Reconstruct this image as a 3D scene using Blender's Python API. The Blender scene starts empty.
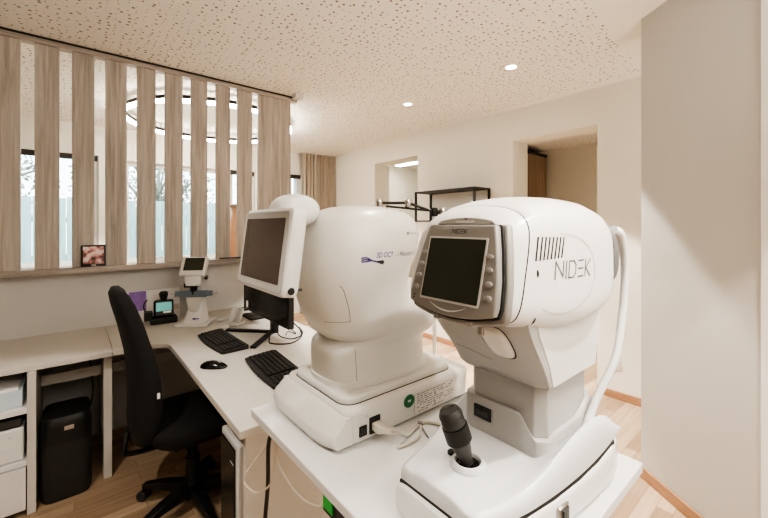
import bpy, bmesh, math, random
from mathutils import Vector, Matrix, Euler
from mathutils.bvhtree import BVHTree

random.seed(7)
SC = bpy.context.scene
COL = SC.collection
PI = math.pi
V = Vector
CEIL = 2.64
MW = {}          # world matrix of every root / part, by object name


# ------------------------------------------------------------------ materials
def _nodes(name):
    m = bpy.data.materials.new(name)
    m.use_nodes = True
    nt = m.node_tree
    return m, nt, nt.nodes['Principled BSDF']


def mat(name, col, rough=0.5, metal=0.0, var=0.05, scale=6.0, emit=0.0, bump=0.0, coat=0.0, spec=0.5):
    m, nt, p = _nodes(name)
    tc = nt.nodes.new('ShaderNodeTexCoord')
    nz = nt.nodes.new('ShaderNodeTexNoise')
    nz.inputs['Scale'].default_value = scale
    nz.inputs['Detail'].default_value = 4
    nt.links.new(tc.outputs['Object'], nz.inputs['Vector'])
    mx = nt.nodes.new('ShaderNodeMix'); mx.data_type = 'RGBA'
    mx.inputs[6].default_value = (*[c * (1 - var) for c in col], 1)
    mx.inputs[7].default_value = (*[min(1, c * (1 + var)) for c in col], 1)
    nt.links.new(nz.outputs['Fac'], mx.inputs[0])
    nt.links.new(mx.outputs[2], p.inputs['Base Color'])
    p.inputs['Roughness'].default_value = rough
    p.inputs['Metallic'].default_value = metal
    p.inputs['Specular IOR Level'].default_value = spec
    if coat:
        p.inputs['Coat Weight'].default_value = coat
        p.inputs['Coat Roughness'].default_value = 0.08
    if emit:
        nt.links.new(mx.outputs[2], p.inputs['Emission Color'])
        p.inputs['Emission Strength'].default_value = emit
    if bump:
        nz2 = nt.nodes.new('ShaderNodeTexNoise')
        nz2.inputs['Scale'].default_value = 400
        nt.links.new(tc.outputs['Object'], nz2.inputs['Vector'])
        b = nt.nodes.new('ShaderNodeBump'); b.inputs['Strength'].default_value = bump
        b.inputs['Distance'].default_value = 0.002
        nt.links.new(nz2.outputs['Fac'], b.inputs['Height'])
        nt.links.new(b.outputs['Normal'], p.inputs['Normal'])
    return m


def wood(name, c0, c1, stretch=(38, 38, 1.6), rough=0.55, c2=None):
    m, nt, p = _nodes(name)
    tc = nt.nodes.new('ShaderNodeTexCoord')
    mp = nt.nodes.new('ShaderNodeMapping')
    mp.inputs['Scale'].default_value = stretch
    nt.links.new(tc.outputs['Object'], mp.inputs['Vector'])
    nz = nt.nodes.new('ShaderNodeTexNoise')
    nz.inputs['Scale'].default_value = 1.0
    nz.inputs['Detail'].default_value = 8
    nz.inputs['Roughness'].default_value = 0.68
    nz.inputs['Distortion'].default_value = 0.8
    nt.links.new(mp.outputs[0], nz.inputs['Vector'])
    rp = nt.nodes.new('ShaderNodeValToRGB')
    rp.color_ramp.elements[0].position = 0.33
    rp.color_ramp.elements[0].color = (*c0, 1)
    rp.color_ramp.elements[1].position = 0.66
    rp.color_ramp.elements[1].color = (*c1, 1)
    nt.links.new(nz.outputs['Fac'], rp.inputs[0])
    nt.links.new(rp.outputs[0], p.inputs['Base Color'])
    p.inputs['Roughness'].default_value = rough
    return m


def floor_mat():
    m, nt, p = _nodes('oak_parquet')
    tc = nt.nodes.new('ShaderNodeTexCoord')
    br = nt.nodes.new('ShaderNodeTexBrick')
    br.inputs['Scale'].default_value = 1.0
    br.inputs['Brick Width'].default_value = 0.46
    br.inputs['Row Height'].default_value = 0.07
    br.inputs['Mortar Size'].default_value = 0.0009
    br.inputs['Mortar Smooth'].default_value = 0.0
    br.inputs['Color1'].default_value = (0.56, 0.42, 0.29, 1)
    br.inputs['Color2'].default_value = (0.34, 0.235, 0.15, 1)
    br.inputs['Mortar'].default_value = (0.20, 0.11, 0.05, 1)
    br.offset_frequency = 2
    br.offset = 0.37
    nt.links.new(tc.outputs['Object'], br.inputs['Vector'])
    mp = nt.nodes.new('ShaderNodeMapping'); mp.inputs['Scale'].default_value = (3, 45, 1)
    nt.links.new(tc.outputs['Object'], mp.inputs['Vector'])
    nz = nt.nodes.new('ShaderNodeTexNoise'); nz.inputs['Scale'].default_value = 1; nz.inputs['Detail'].default_value = 6
    nt.links.new(mp.outputs[0], nz.inputs['Vector'])
    mx = nt.nodes.new('ShaderNodeMix'); mx.data_type = 'RGBA'; mx.blend_type = 'OVERLAY'
    mx.inputs[0].default_value = 0.35
    nt.links.new(br.outputs['Color'], mx.inputs[6])
    nt.links.new(nz.outputs['Fac'], mx.inputs[7])
    nt.links.new(mx.outputs[2], p.inputs['Base Color'])
    p.inputs['Roughness'].default_value = 0.42
    return m


def ceiling_mat():
    m, nt, p = _nodes('perforated_plasterboard')
    N = nt.nodes.new
    tc = N('ShaderNodeTexCoord')
    vo = N('ShaderNodeTexVoronoi'); vo.voronoi_dimensions = '2D'; vo.feature = 'F1'
    vo.inputs['Scale'].default_value = 23
    vo.inputs['Randomness'].default_value = 0.72
    nt.links.new(tc.outputs['Object'], vo.inputs['Vector'])
    sp = N('ShaderNodeSeparateColor'); nt.links.new(vo.outputs['Color'], sp.inputs[0])
    rad = N('ShaderNodeMapRange')
    rad.inputs['To Min'].default_value = 0.05; rad.inputs['To Max'].default_value = 0.19
    nt.links.new(sp.outputs[0], rad.inputs['Value'])
    lt = N('ShaderNodeMath'); lt.operation = 'LESS_THAN'
    nt.links.new(vo.outputs['Distance'], lt.inputs[0]); nt.links.new(rad.outputs[0], lt.inputs[1])
    # plain border along the angled wall and along the far wall
    sx = N('ShaderNodeSeparateXYZ'); nt.links.new(tc.outputs['Object'], sx.inputs[0])
    # no holes in the strip that runs out from the angled wall
    a = N('ShaderNodeMath'); a.operation = 'MULTIPLY'; a.inputs[1].default_value = -0.08
    nt.links.new(sx.outputs['X'], a.inputs[0])
    b = N('ShaderNodeMath'); b.operation = 'MULTIPLY_ADD'; b.inputs[1].default_value = 1.0
    nt.links.new(sx.outputs['Y'], b.inputs[0]); nt.links.new(a.outputs[0], b.inputs[2])
    c = N('ShaderNodeMath'); c.operation = 'GREATER_THAN'; c.inputs[1].default_value = 0.647
    nt.links.new(b.outputs[0], c.inputs[0])
    d = N('ShaderNodeMath'); d.operation = 'LESS_THAN'; d.inputs[1].default_value = 3.475 - 0.10
    nt.links.new(sx.outputs['X'], d.inputs[0])
    e = N('ShaderNodeMath'); e.operation = 'GREATER_THAN'; e.inputs[1].default_value = 3.475
    nt.links.new(sx.outputs['X'], e.inputs[0])
    f = N('ShaderNodeMath'); f.operation = 'MAXIMUM'
    nt.links.new(d.outputs[0], f.inputs[0]); nt.links.new(e.outputs[0], f.inputs[1])
    g = N('ShaderNodeMath'); g.operation = 'MULTIPLY'
    nt.links.new(c.outputs[0], g.inputs[0]); nt.links.new(f.outputs[0], g.inputs[1])
    h = N('ShaderNodeMath'); h.operation = 'MULTIPLY'
    nt.links.new(g.outputs[0], h.inputs[0]); nt.links.new(lt.outputs[0], h.inputs[1])
    mx = N('ShaderNodeMix'); mx.data_type = 'RGBA'
    mx.inputs[6].default_value = (0.88, 0.845, 0.785, 1)
    mx.inputs[7].default_value = (0.22, 0.18, 0.145, 1)
    nt.links.new(h.outputs[0], mx.inputs[0])
    nt.links.new(mx.outputs[2], p.inputs['Base Color'])
    p.inputs['Roughness'].default_value = 0.85
    return m


def glass_mat():
    m = bpy.data.materials.new('window_glass'); m.use_nodes = True
    nt = m.node_tree
    for n in list(nt.nodes):
        nt.nodes.remove(n)
    out = nt.nodes.new('ShaderNodeOutputMaterial')
    tr = nt.nodes.new('ShaderNodeBsdfTransparent'); tr.inputs[0].default_value = (0.93, 0.97, 0.97, 1)
    gl = nt.nodes.new('ShaderNodeBsdfGlossy'); gl.inputs['Roughness'].default_value = 0.02
    fr = nt.nodes.new('ShaderNodeFresnel'); fr.inputs['IOR'].default_value = 1.4
    mx = nt.nodes.new('ShaderNodeMixShader')
    nt.links.new(fr.outputs[0], mx.inputs[0]); nt.links.new(tr.outputs[0], mx.inputs[1]); nt.links.new(gl.outputs[0], mx.inputs[2])
    nt.links.new(mx.outputs[0], out.inputs[0])
    return m


def photo_mat():
    m, nt, p = _nodes('pink_photo_print')
    tc = nt.nodes.new('ShaderNodeTexCoord')
    nz = nt.nodes.new('ShaderNodeTexNoise'); nz.inputs['Scale'].default_value = 26; nz.inputs['Detail'].default_value = 2
    nt.links.new(tc.outputs['Object'], nz.inputs['Vector'])
    rp = nt.nodes.new('ShaderNodeValToRGB')
    e = rp.color_ramp.elements
    e[0].position = 0.34; e[0].color = (0.03, 0.015, 0.012, 1)
    e[1].position = 0.62; e[1].color = (0.85, 0.78, 0.76, 1)
    k = e.new(0.45); k.color = (0.30, 0.09, 0.07, 1)
    k = e.new(0.54); k.color = (0.78, 0.42, 0.40, 1)
    nt.links.new(nz.outputs['Fac'], rp.inputs[0])
    nt.links.new(rp.outputs[0], p.inputs['Base Color'])
    p.inputs['Roughness'].default_value = 0.3
    return m


M = dict(
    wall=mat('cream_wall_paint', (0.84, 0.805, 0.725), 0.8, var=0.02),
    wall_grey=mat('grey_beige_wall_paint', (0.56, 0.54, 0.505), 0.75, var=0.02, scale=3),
    wall_dim=mat('unseen_dark_wall', (0.30, 0.27, 0.235), 0.8, var=0.02),  # unseen walls, darkened to cut bounce and deepen contrast on instrument fronts
    partition=mat('white_partition_laminate', (0.66, 0.65, 0.63), 0.5, var=0.015),
    ceiling=ceiling_mat(), floor=floor_mat(),
    base_wood=wood('orange_oak_skirting', (0.36, 0.19, 0.10), (0.47, 0.27, 0.155), (6, 6, 40)),
    slat=wood('grey_oak_slat', (0.345, 0.305, 0.27), (0.63, 0.58, 0.53), (30, 30, 1.3)),
    rail=wood('grey_oak_rail', (0.31, 0.27, 0.235), (0.55, 0.495, 0.45), (1.3, 30, 30)),
    brown=wood('brown_door_wood', (0.27, 0.19, 0.135), (0.40, 0.295, 0.215), (20, 20, 1.2)),
    desk=mat('light_desk_laminate', (0.66, 0.63, 0.585), 0.42, var=0.03, scale=14),
    desk_edge=mat('desk_board_edge', (0.60, 0.555, 0.50), 0.5, var=0.03),
    table=mat('white_table_laminate', (0.74, 0.735, 0.72), 0.35, var=0.01),
    white=mat('gloss_white_plastic', (0.79, 0.785, 0.77), 0.33, var=0.01, coat=0.15),
    ivory=mat('ivory_white_plastic', (0.74, 0.72, 0.675), 0.34, var=0.01, coat=0.15),
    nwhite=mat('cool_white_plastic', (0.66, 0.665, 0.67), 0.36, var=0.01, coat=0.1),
    grey=mat('warm_grey_plastic', (0.40, 0.375, 0.345), 0.42, var=0.02),
    button=mat('silver_button', (0.36, 0.345, 0.325), 0.3, metal=0.2, var=0.02),
    ngrey=mat('shaded_grey_plastic', (0.45, 0.44, 0.425), 0.42, var=0.02),  # grey tone puts shade on neck, stem and pedestal into the colour
    bezel=mat('shade_toned_bezel', (0.46, 0.445, 0.425), 0.4, var=0.02),  # grey carries the shade on the scanner monitor's front
    dvisor=mat('slate_grey_visor', (0.17, 0.165, 0.16), 0.4),
    lgrey=mat('pale_grey_plastic', (0.63, 0.62, 0.60), 0.42, var=0.02),
    silver=mat('silver_bezel_plastic', (0.30, 0.285, 0.265), 0.4, metal=0.2, var=0.02),
    keycap=mat('black_keycaps', (0.03, 0.029, 0.028), 0.5, var=0.1),
    dgrey=mat('dark_grey_plastic', (0.055, 0.054, 0.052), 0.45, var=0.05),
    black=mat('black_plastic', (0.018, 0.018, 0.018), 0.45, var=0.1),
    gblack=mat('glossy_black_plastic', (0.012, 0.012, 0.013), 0.18, var=0.1),
    fabric=mat('black_chair_fabric', (0.013, 0.013, 0.0135), 0.85, var=0.25, scale=60, bump=0.5),
    mesh=mat('charcoal_speaker_cloth', (0.045, 0.043, 0.04), 0.8, var=0.4, scale=150, bump=0.4),
    screen=mat('dark_green_screen', (0.045, 0.05, 0.038), 0.22, var=0.25, scale=9),
    screen2=mat('brown_grey_screen', (0.085, 0.066, 0.056), 0.16, var=0.35, scale=4),
    seam=mat('dark_seam', (0.03, 0.028, 0.026), 0.7),
    seam2=mat('grey_seam', (0.28, 0.26, 0.24), 0.7),
    metal=mat('brushed_steel', (0.55, 0.53, 0.50), 0.3, metal=1.0),
    chrome=mat('chrome', (0.75, 0.74, 0.72), 0.12, metal=1.0),
    blackmetal=mat('black_powder_coat', (0.022, 0.018, 0.016), 0.5, var=0.1),
    bluegrey=mat('blue_grey_plastic', (0.16, 0.20, 0.245), 0.45),
    cable_w=mat('cream_cable', (0.62, 0.57, 0.49), 0.45),
    green=mat('green_sticker', (0.02, 0.17, 0.07), 0.4),
    green_lit=mat('lit_green_rocker', (0.01, 0.30, 0.045), 0.3, emit=0.12),
    teal=mat('teal_display', (0.10, 0.40, 0.36), 0.3, emit=0.25),
    label=mat('label_paper', (0.70, 0.665, 0.62), 0.6, var=0.02),
    ink=mat('grey_ink', (0.24, 0.22, 0.20), 0.7),
    logo_grey=mat('logo_ink_and_emboss_shade', (0.17, 0.17, 0.18), 0.6),  # ink of the maker mark; also painted shading of the raised side letters
    logo_pale=mat('pale_grey_logo_ink', (0.36, 0.33, 0.34), 0.6),
    logo_dark=mat('dark_logo_ink', (0.05, 0.05, 0.05), 0.6),
    logo_violet=mat('violet_logo_ink', (0.10, 0.075, 0.33), 0.6),
    logo_black=mat('black_logo_ink', (0.035, 0.03, 0.05), 0.6),
    white_ink=mat('white_ink', (0.8, 0.8, 0.78), 0.6),
    paper=mat('white_paper', (0.88, 0.87, 0.87), 0.6, var=0.02),
    violet=mat('violet_print', (0.36, 0.22, 0.58), 0.6, var=0.3, scale=30),
    pinkp=mat('pale_pink_print', (0.74, 0.66, 0.68), 0.6, var=0.1, scale=25),
    pale_blue=mat('pale_blue_board', (0.58, 0.68, 0.76), 0.5),
    cabinet=mat('white_cabinet_board', (0.80, 0.785, 0.765), 0.42, var=0.01),
    curtain=mat('taupe_curtain', (0.50, 0.435, 0.355), 0.85, var=0.08, scale=20),
    frame_w=mat('white_window_frame', (0.82, 0.80, 0.77), 0.45, var=0.01),
    frame_d=mat('dark_blind_box', (0.05, 0.045, 0.04), 0.6),
    terracotta=mat('orange_terracotta', (0.58, 0.33, 0.19), 0.6, var=0.25, scale=9),
    fence=wood('weathered_teal_fence', (0.36, 0.46, 0.46), (0.55, 0.64, 0.63), (9, 1, 1)),
    bark=mat('grey_bark', (0.25, 0.23, 0.20), 0.9, var=0.3),
    leaf=mat('dull_leaves', (0.30, 0.33, 0.25), 0.8, var=0.3, scale=3),
    lawn=mat('lawn', (0.14, 0.20, 0.08), 0.9, var=0.4, scale=9),
    lamp=mat('lamp_diffuser', (1.0, 0.93, 0.80), 0.4, emit=9.0),
    ring_lamp=mat('ring_diffuser', (1.0, 0.95, 0.87), 0.4, emit=22.0),
    warm_lamp=mat('ceiling_light_diffuser', (1.0, 0.93, 0.82), 0.4, emit=16.0),
    glass=glass_mat(), photo=photo_mat(),
    amber=mat('amber_plastic', (0.42, 0.20, 0.09), 0.5),
    blue_bin=mat('blue_white_paper', (0.62, 0.71, 0.78), 0.6),
)


# ------------------------------------------------------------------ builders
def catmull(pts, n=6):
    pts = [V(p) for p in pts]
    if len(pts) < 3:
        return pts
    out = []
    P = [pts[0] * 2 - pts[1]] + pts + [pts[-1] * 2 - pts[-2]]
    for i in range(1, len(P) - 2):
        p0, p1, p2, p3 = P[i - 1], P[i], P[i + 1], P[i + 2]
        for k in range(n):
            t = k / n
            out.append(0.5 * ((2 * p1) + (-p0 + p2) * t + (2 * p0 - 5 * p1 + 4 * p2 - p3) * t * t + (-p0 + 3 * p1 - 3 * p2 + p3) * t ** 3))
    out.append(P[-2])
    return out


def superell(cu, cv, ru, rv, n=4.0, seg=48):
    """points (u, v) of a superellipse, anticlockwise"""
    out = []
    for i in range(seg):
        t = 2 * PI * i / seg
        c, s = math.cos(t), math.sin(t)
        out.append((cu + ru * math.copysign(abs(c) ** (2 / n), c), cv + rv * math.copysign(abs(s) ** (2 / n), s)))
    return out


def rrect(u0, u1, v0, v1, r, k=5):
    out = []
    for cx, cy, a in ((u1 - r, v1 - r, 0), (u0 + r, v1 - r, 90), (u0 + r, v0 + r, 180), (u1 - r, v0 + r, 270)):
        for i in range(k + 1):
            t = math.radians(a + 90 * i / k)
            out.append((cx + r * math.cos(t), cy + r * math.sin(t)))
    return out


class MB:
    def __init__(self):
        self.bm = bmesh.new()

    def _add(self, vs, fs, mi=0):
        bv = [self.bm.verts.new(v) for v in vs]
        out = []
        for f in fs:
            try:
                q = self.bm.faces.new([bv[i] for i in f])
                q.material_index = mi
                out.append(q)
            except ValueError:
                pass
        return bv

    def box(self, x0, x1, y0, y1, z0, z1, mi=0):
        vs = [(x, y, z) for z in (z0, z1) for y in (y0, y1) for x in (x0, x1)]
        self._add(vs, [(0, 2, 3, 1), (4, 5, 7, 6), (0, 1, 5, 4), (2, 6, 7, 3), (0, 4, 6, 2), (1, 3, 7, 5)], mi)
        return self

    def obox(self, mx, sx, sy, sz, mi=0):
        vs = [mx @ V((x * sx / 2, y * sy / 2, z * sz / 2)) for z in (-1, 1) for y in (-1, 1) for x in (-1, 1)]
        self._add(vs, [(0, 2, 3, 1), (4, 5, 7, 6), (0, 1, 5, 4), (2, 6, 7, 3), (0, 4, 6, 2), (1, 3, 7, 5)], mi)
        return self

    def loft(self, secs, cap=True, mi=0, ring_mi=None):
        n = len(secs[0])
        rows = [[self.bm.verts.new(p) for p in s] for s in secs]
        for r in range(len(rows) - 1):
            m_ = ring_mi[r] if ring_mi else mi
            for i in range(n):
                j = (i + 1) % n
                f = self.bm.faces.new((rows[r][i], rows[r][j], rows[r + 1][j], rows[r + 1][i]))
                f.material_index = m_
        if cap:
            f = self.bm.faces.new(list(reversed(rows[0]))); f.material_index = ring_mi[0] if ring_mi else mi
            f = self.bm.faces.new(rows[-1]); f.material_index = ring_mi[-1] if ring_mi else mi
        return self

    def tube(self, pts, r, seg=8, mi=0, smooth=0, flat=None):
        pts = catmull(pts, smooth) if smooth else [V(p) for p in pts]
        rs = r if isinstance(r, (list, tuple)) else None
        n = len(pts)
        secs = []
        up = V((0, 0, 1))
        prev = None
        for i, p in enumerate(pts):
            d = (pts[min(i + 1, n - 1)] - pts[max(i - 1, 0)]).normalized()
            if prev is None:
                u = d.cross(up)
                if u.length < 1e-3:
                    u = d.cross(V((0, 1, 0)))
            else:
                u = prev - d * prev.dot(d)
            u.normalize(); prev = u
            w = d.cross(u)
            if rs:
                t = i / (n - 1) * (len(rs) - 1)
                k = min(int(t), len(rs) - 2)
                rad = rs[k] + (rs[k + 1] - rs[k]) * (t - k)
            else:
                rad = r
            ru, rw = (rad, rad) if not flat else (rad * flat[0], rad * flat[1])
            secs.append([p + u * (ru * math.cos(2 * PI * q / seg)) + w * (rw * math.sin(2 * PI * q / seg)) for q in range(seg)])
        return self.loft(secs, True, mi)

    def lathe(self, prof, mx=Matrix(), seg=28, mi=0):
        secs = []
        for r, z in prof:
            secs.append([mx @ V((max(r, 1e-5) * math.cos(2 * PI * i / seg), max(r, 1e-5) * math.sin(2 * PI * i / seg), z)) for i in range(seg)])
        ring = prof[0][0] > 0.002 and prof[-1][0] > 0.002
        if ring and prof[0] != prof[-1]:
            secs.append([p.copy() for p in secs[0]])
        return self.loft(secs, not ring, mi)

    def prism(self, poly, fn, lo, hi, mi=0):
        """poly of (u,v); fn(u,v,w) -> point"""
        return self.loft([[fn(u, v, lo) for u, v in poly], [fn(u, v, hi) for u, v in poly]], True, mi)

    def poly(self, pts, mi=0):
        self._add(pts, [tuple(range(len(pts)))], mi)
        return self

    def build(self, name, mats, parent=None, bevel=0.0, bseg=2, local=False, sharp=38, subsurf=0, weld=False):
        bm = self.bm
        if not isinstance(mats, (list, tuple)):
            mats = [mats]
        if weld:
            bmesh.ops.remove_doubles(bm, verts=bm.verts, dist=1e-5)
        bmesh.ops.recalc_face_normals(bm, faces=bm.faces)
        m = MW.get(parent.name, Matrix()) if parent else Matrix()
        if parent and not local:
            bm.transform(m.inverted())
        bm.normal_update()
        for f in bm.faces:
            f.smooth = True
        lim = math.radians(sharp)
        for e in bm.edges:
            if len(e.link_faces) == 2 and e.calc_face_angle(0) > lim:
                e.smooth = False
        me = bpy.data.meshes.new(name)
        bm.to_mesh(me); bm.free()
        for q in mats:
            me.materials.append(q)
        o = bpy.data.objects.new(name, me)
        COL.objects.link(o)
        if parent:
            o.parent = parent
        MW[o.name] = m
        if bevel:
            b = o.modifiers.new('bevel', 'BEVEL'); b.width = bevel; b.segments = bseg
            b.limit_method = 'ANGLE'; b.angle_limit = math.radians(40)
            b.harden_normals = False
        if subsurf:
            s = o.modifiers.new('sub', 'SUBSURF'); s.levels = subsurf; s.render_levels = subsurf
        return o


def tag(o, label, cat, group=None, kind=None):
    o['label'] = label
    o['category'] = cat
    if group:
        o['group'] = group
    if kind:
        o['kind'] = kind
    return o


def thing(name, label, cat, loc=(0, 0, 0), rz=0.0, group=None, rot=None):
    o = bpy.data.objects.new(name, None)
    COL.objects.link(o)
    o.empty_display_size = 0.05
    o.location = loc
    o.rotation_euler = rot if rot else (0, 0, rz)
    MW[o.name] = Matrix.Translation(loc) @ Euler(o.rotation_euler).to_matrix().to_4x4()
    return tag(o, label, cat, group)


def struct(o):
    o['kind'] = 'structure'
    return o


def dup(root, loc, label):
    r = root.copy(); COL.objects.link(r); r.location = loc; r['label'] = label
    for ch in root.children:
        c = ch.copy(); COL.objects.link(c); c.parent = r
        for g in ch.children:
            d = g.copy(); COL.objects.link(d); d.parent = c
    return r


def bvh_of(*objs):
    vs, fs = [], []
    for o in objs:
        m = MW.get(o.name, Matrix())
        k = len(vs)
        vs += [m @ v.co for v in o.data.vertices]
        fs += [[k + i for i in p.vertices] for p in o.data.polygons]
    return BVHTree.FromPolygons(vs, fs)


def proj(bvh, x, z, off=0.0008, y0=-0.5):
    h = bvh.ray_cast(V((x, y0, z)), V((0, 1, 0)))
    if h[0] is None:
        return V((x, 0.5, z))
    n = h[1]
    if n.y > 0:
        n = -n
    return h[0] + n * off


def text_geo(s, size=1.0, shear=0.0, spacing=1.0, bold=0.0):
    cu = bpy.data.curves.new('tmp_text', 'FONT')
    cu.body = s; cu.size = size; cu.shear = shear; cu.space_character = spacing
    cu.resolution_u = 3
    cu.offset = bold
    ob = bpy.data.objects.new('tmp_text', cu)
    COL.objects.link(ob)
    dg = bpy.context.evaluated_depsgraph_get(); dg.update()
    me = bpy.data.meshes.new_from_object(ob.evaluated_get(dg))
    vs = [v.co.copy() for v in me.vertices]
    fs = [list(p.vertices) for p in me.polygons]
    bpy.data.objects.remove(ob); bpy.data.curves.remove(cu); bpy.data.meshes.remove(me)
    return vs, fs


def add_text(mb, s, fn, width, height, shear=0.0, mi=0, bold=0.015):
    """lettering fitted to width x height; fn(u, v) -> point"""
    vs, fs = text_geo(s, 1.0, shear, bold=bold)
    x0 = min(v.x for v in vs); x1 = max(v.x for v in vs)
    y0 = min(v.y for v in vs); y1 = max(v.y for v in vs)
    mb._add([fn((v.x - x0) / (x1 - x0) * width, (v.y - y0) / (y1 - y0) * height) for v in vs], fs, mi)


def frame3(o, u, v):
    o, u, v = V(o), V(u).normalized(), V(v).normalized()
    n = u.cross(v)
    return lambda a, b, c=0.0: o + u * a + v * b + n * c


# ================================================================== THE ROOM
# x runs along the slatted screen, y along the wall with the door openings
o = MB().box(-1.6, 6.0, -2.6, 6.0, -0.08, 0).build('floor', M['floor']); struct(o)
o = MB().box(-1.6, 6.0, -2.6, 5.9, CEIL, CEIL + 0.1).build('ceiling', M['ceiling']); struct(o)

# wall with two door openings (face x=3.475)
WX0, WX1 = 3.475, 3.765
mb = MB()
mb.box(WX0, WX1, -2.6, 1.272, 0, CEIL)
mb.box(WX0, WX1, 1.272, 2.075, 2.322, CEIL)
mb.box(WX0, WX1, 2.075, 3.458, 0, CEIL)
mb.box(WX0, WX1, 3.458, 4.368, 2.37, CEIL)
mb.box(WX0, WX1, 4.368, 5.75, 0, CEIL)
struct(mb.build('wall_right', M['wall']))
for i, (y0, y1) in enumerate(((-2.4, 1.272), (2.075, 3.458), (4.368, 5.6))):
    struct(MB().box(WX0 - 0.016, WX0 - 0.0005, y0, y1, 0.0005, 0.065).build('baseboard_right' if i == 0 else 'baseboard_right_%d' % (i + 1), M['base_wood'], bevel=0.004))
# room beyond the openings
struct(MB().box(5.85, 6.0, 0.3, 5.75, 0, CEIL).build('wall_beyond', M['wall']))
struct(MB().box(WX1, 5.85, 0.3, 0.45, 0, CEIL).build('wall_beyond_side', M['wall']))
struct(MB().box(WX1, 5.85, 3.55, 3.65, 0, CEIL).build('wall_beyond_divider', M['wall']))
struct(MB().box(5.832, 5.8495, 0.45, 2.8, 0.0005, 0.065).build('baseboard_beyond', M['base_wood'], bevel=0.004))

# angled wall close to the camera
E1 = V((2.515, 0.686)); dC = V((0.584, 0.812)); nC = V((0.812, -0.584))
E2 = E1 - dC * 3.2
pts = [E1, E2, E2 + nC * 0.45, E1 + nC * 0.45]
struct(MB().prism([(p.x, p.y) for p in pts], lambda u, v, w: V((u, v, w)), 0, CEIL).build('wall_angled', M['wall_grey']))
b0, b1 = E1 - nC * 0.0005, E1 - dC * 0.55 - nC * 0.0005
pts = [b0, b1, b1 - nC * 0.014, b0 - nC * 0.014]
struct(MB().prism([(p.x, p.y) for p in pts], lambda u, v, w: V((u, v, w)), 0.0005, 0.065).build('baseboard_angled', M['base_wood'], bevel=0.004))
q0 = E1 - dC * 0.652 - nC * 0.0005; q1 = q0 - dC * 0.12
pts = [q0, q1, q1 - nC * 0.02, q0 - nC * 0.02]
struct(MB().prism([(p.x, p.y) for p in pts], lambda u, v, w: V((u, v, w)), 0.0005, CEIL - 0.0005).build('trim_1', M['frame_w'], bevel=0.002))

# back wall with windows (face y=5.6)
wins = [(-0.50, 0.225, 0.98, 2.28, True), (0.48, 1.64, 0.98, 2.25, False), (1.755, 2.12, 0.98, 2.26, True), (2.70, 2.90, 0.98, 2.28, True)]
mb = MB()
xs = -1.6
for (x0, x1, z0, z1, dk) in wins:
    mb.box(xs, x0, 5.6, 5.9, 0, CEIL)
    mb.box(x0, x1, 5.6, 5.9, 0, z0); mb.box(x0, x1, 5.6, 5.9, z1, CEIL)
    xs = x1
mb.box(xs, 6.0, 5.6, 5.9, 0, CEIL)
struct(mb.build('wall_back', M['wall']))
for i, (x0, x1, z0, z1, dk) in enumerate(wins):
    mb = MB(); f = 0.05
    y0, y1 = 5.66, 5.73
    mb.box(x0 + .0005, x0 + f, y0, y1, z0 + .0005, z1 - .0005); mb.box(x1 - f, x1 - .0005, y0, y1, z0 + .0005, z1 - .0005)
    mb.box(x0 + f, x1 - f, y0, y1, z0 + .0005, z0 + f); mb.box(x0 + f, x1 - f, y0, y1, z1 - f, z1 - .0005)
    if x1 - x0 > 0.9:
        mb.box((x0 + x1) / 2 - 0.04, (x0 + x1) / 2 + 0.04, y0, y1, z0 + f, z1 - f)
    fr = struct(mb.build('window_%d' % (i + 1), M['frame_w'], bevel=0.004))
    MB().box(x0 + f, x1 - f, 5.69, 5.70, z0 + f, z1 - f).build('pane', M['glass'], fr)
    if dk:
        MB().box(x0 + 0.01, x1 - 0.01, 5.62, 5.659, z1 - 0.062, z1 - 0.002).build('blind_box', M['frame_d'], fr, bevel=0.004)
    MB().box(x0 - 0.03, x1 + 0.03, 5.53, 5.5995, z0 - 0.045, z0 - 0.005).build('window_sill', M['frame_w'], fr, bevel=0.006)
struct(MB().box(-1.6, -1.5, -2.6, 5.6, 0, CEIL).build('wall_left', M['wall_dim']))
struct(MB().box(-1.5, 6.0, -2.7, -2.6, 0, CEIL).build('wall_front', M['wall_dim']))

# low partition under the slatted screen
struct(MB().box(-1.5, 1.6, 3.25, 3.33, 0, 1.13).build('wall_partition', M['partition']))

# outside
struct(MB().box(-6, 12, 5.95, 26, -0.2, -0.1).build('ground', M['lawn']))
t = thing('board_fence', 'weathered teal grey board fence outside the windows', 'fence', (-3, 8.5, -0.1))
mb = MB()
x = -3.0
while x < 5:
    mb.box(x, x + 0.135, 8.5, 8.522, -0.1, 1.92 + random.uniform(-0.02, 0.02)); x += 0.145
mb.build('boards', M['fence'], t)
MB().box(-3, 5, 8.522, 8.57, 0.25, 0.34).box(-3, 5, 8.522, 8.57, 1.5, 1.59).build('rails', M['fence'], t)
for i in range(5):
    MB().box(-2.9 + i * 1.9, -2.8 + i * 1.9, 8.57, 8.67, -0.1, 1.8).build('fence_post', M['fence'], t)


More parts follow.
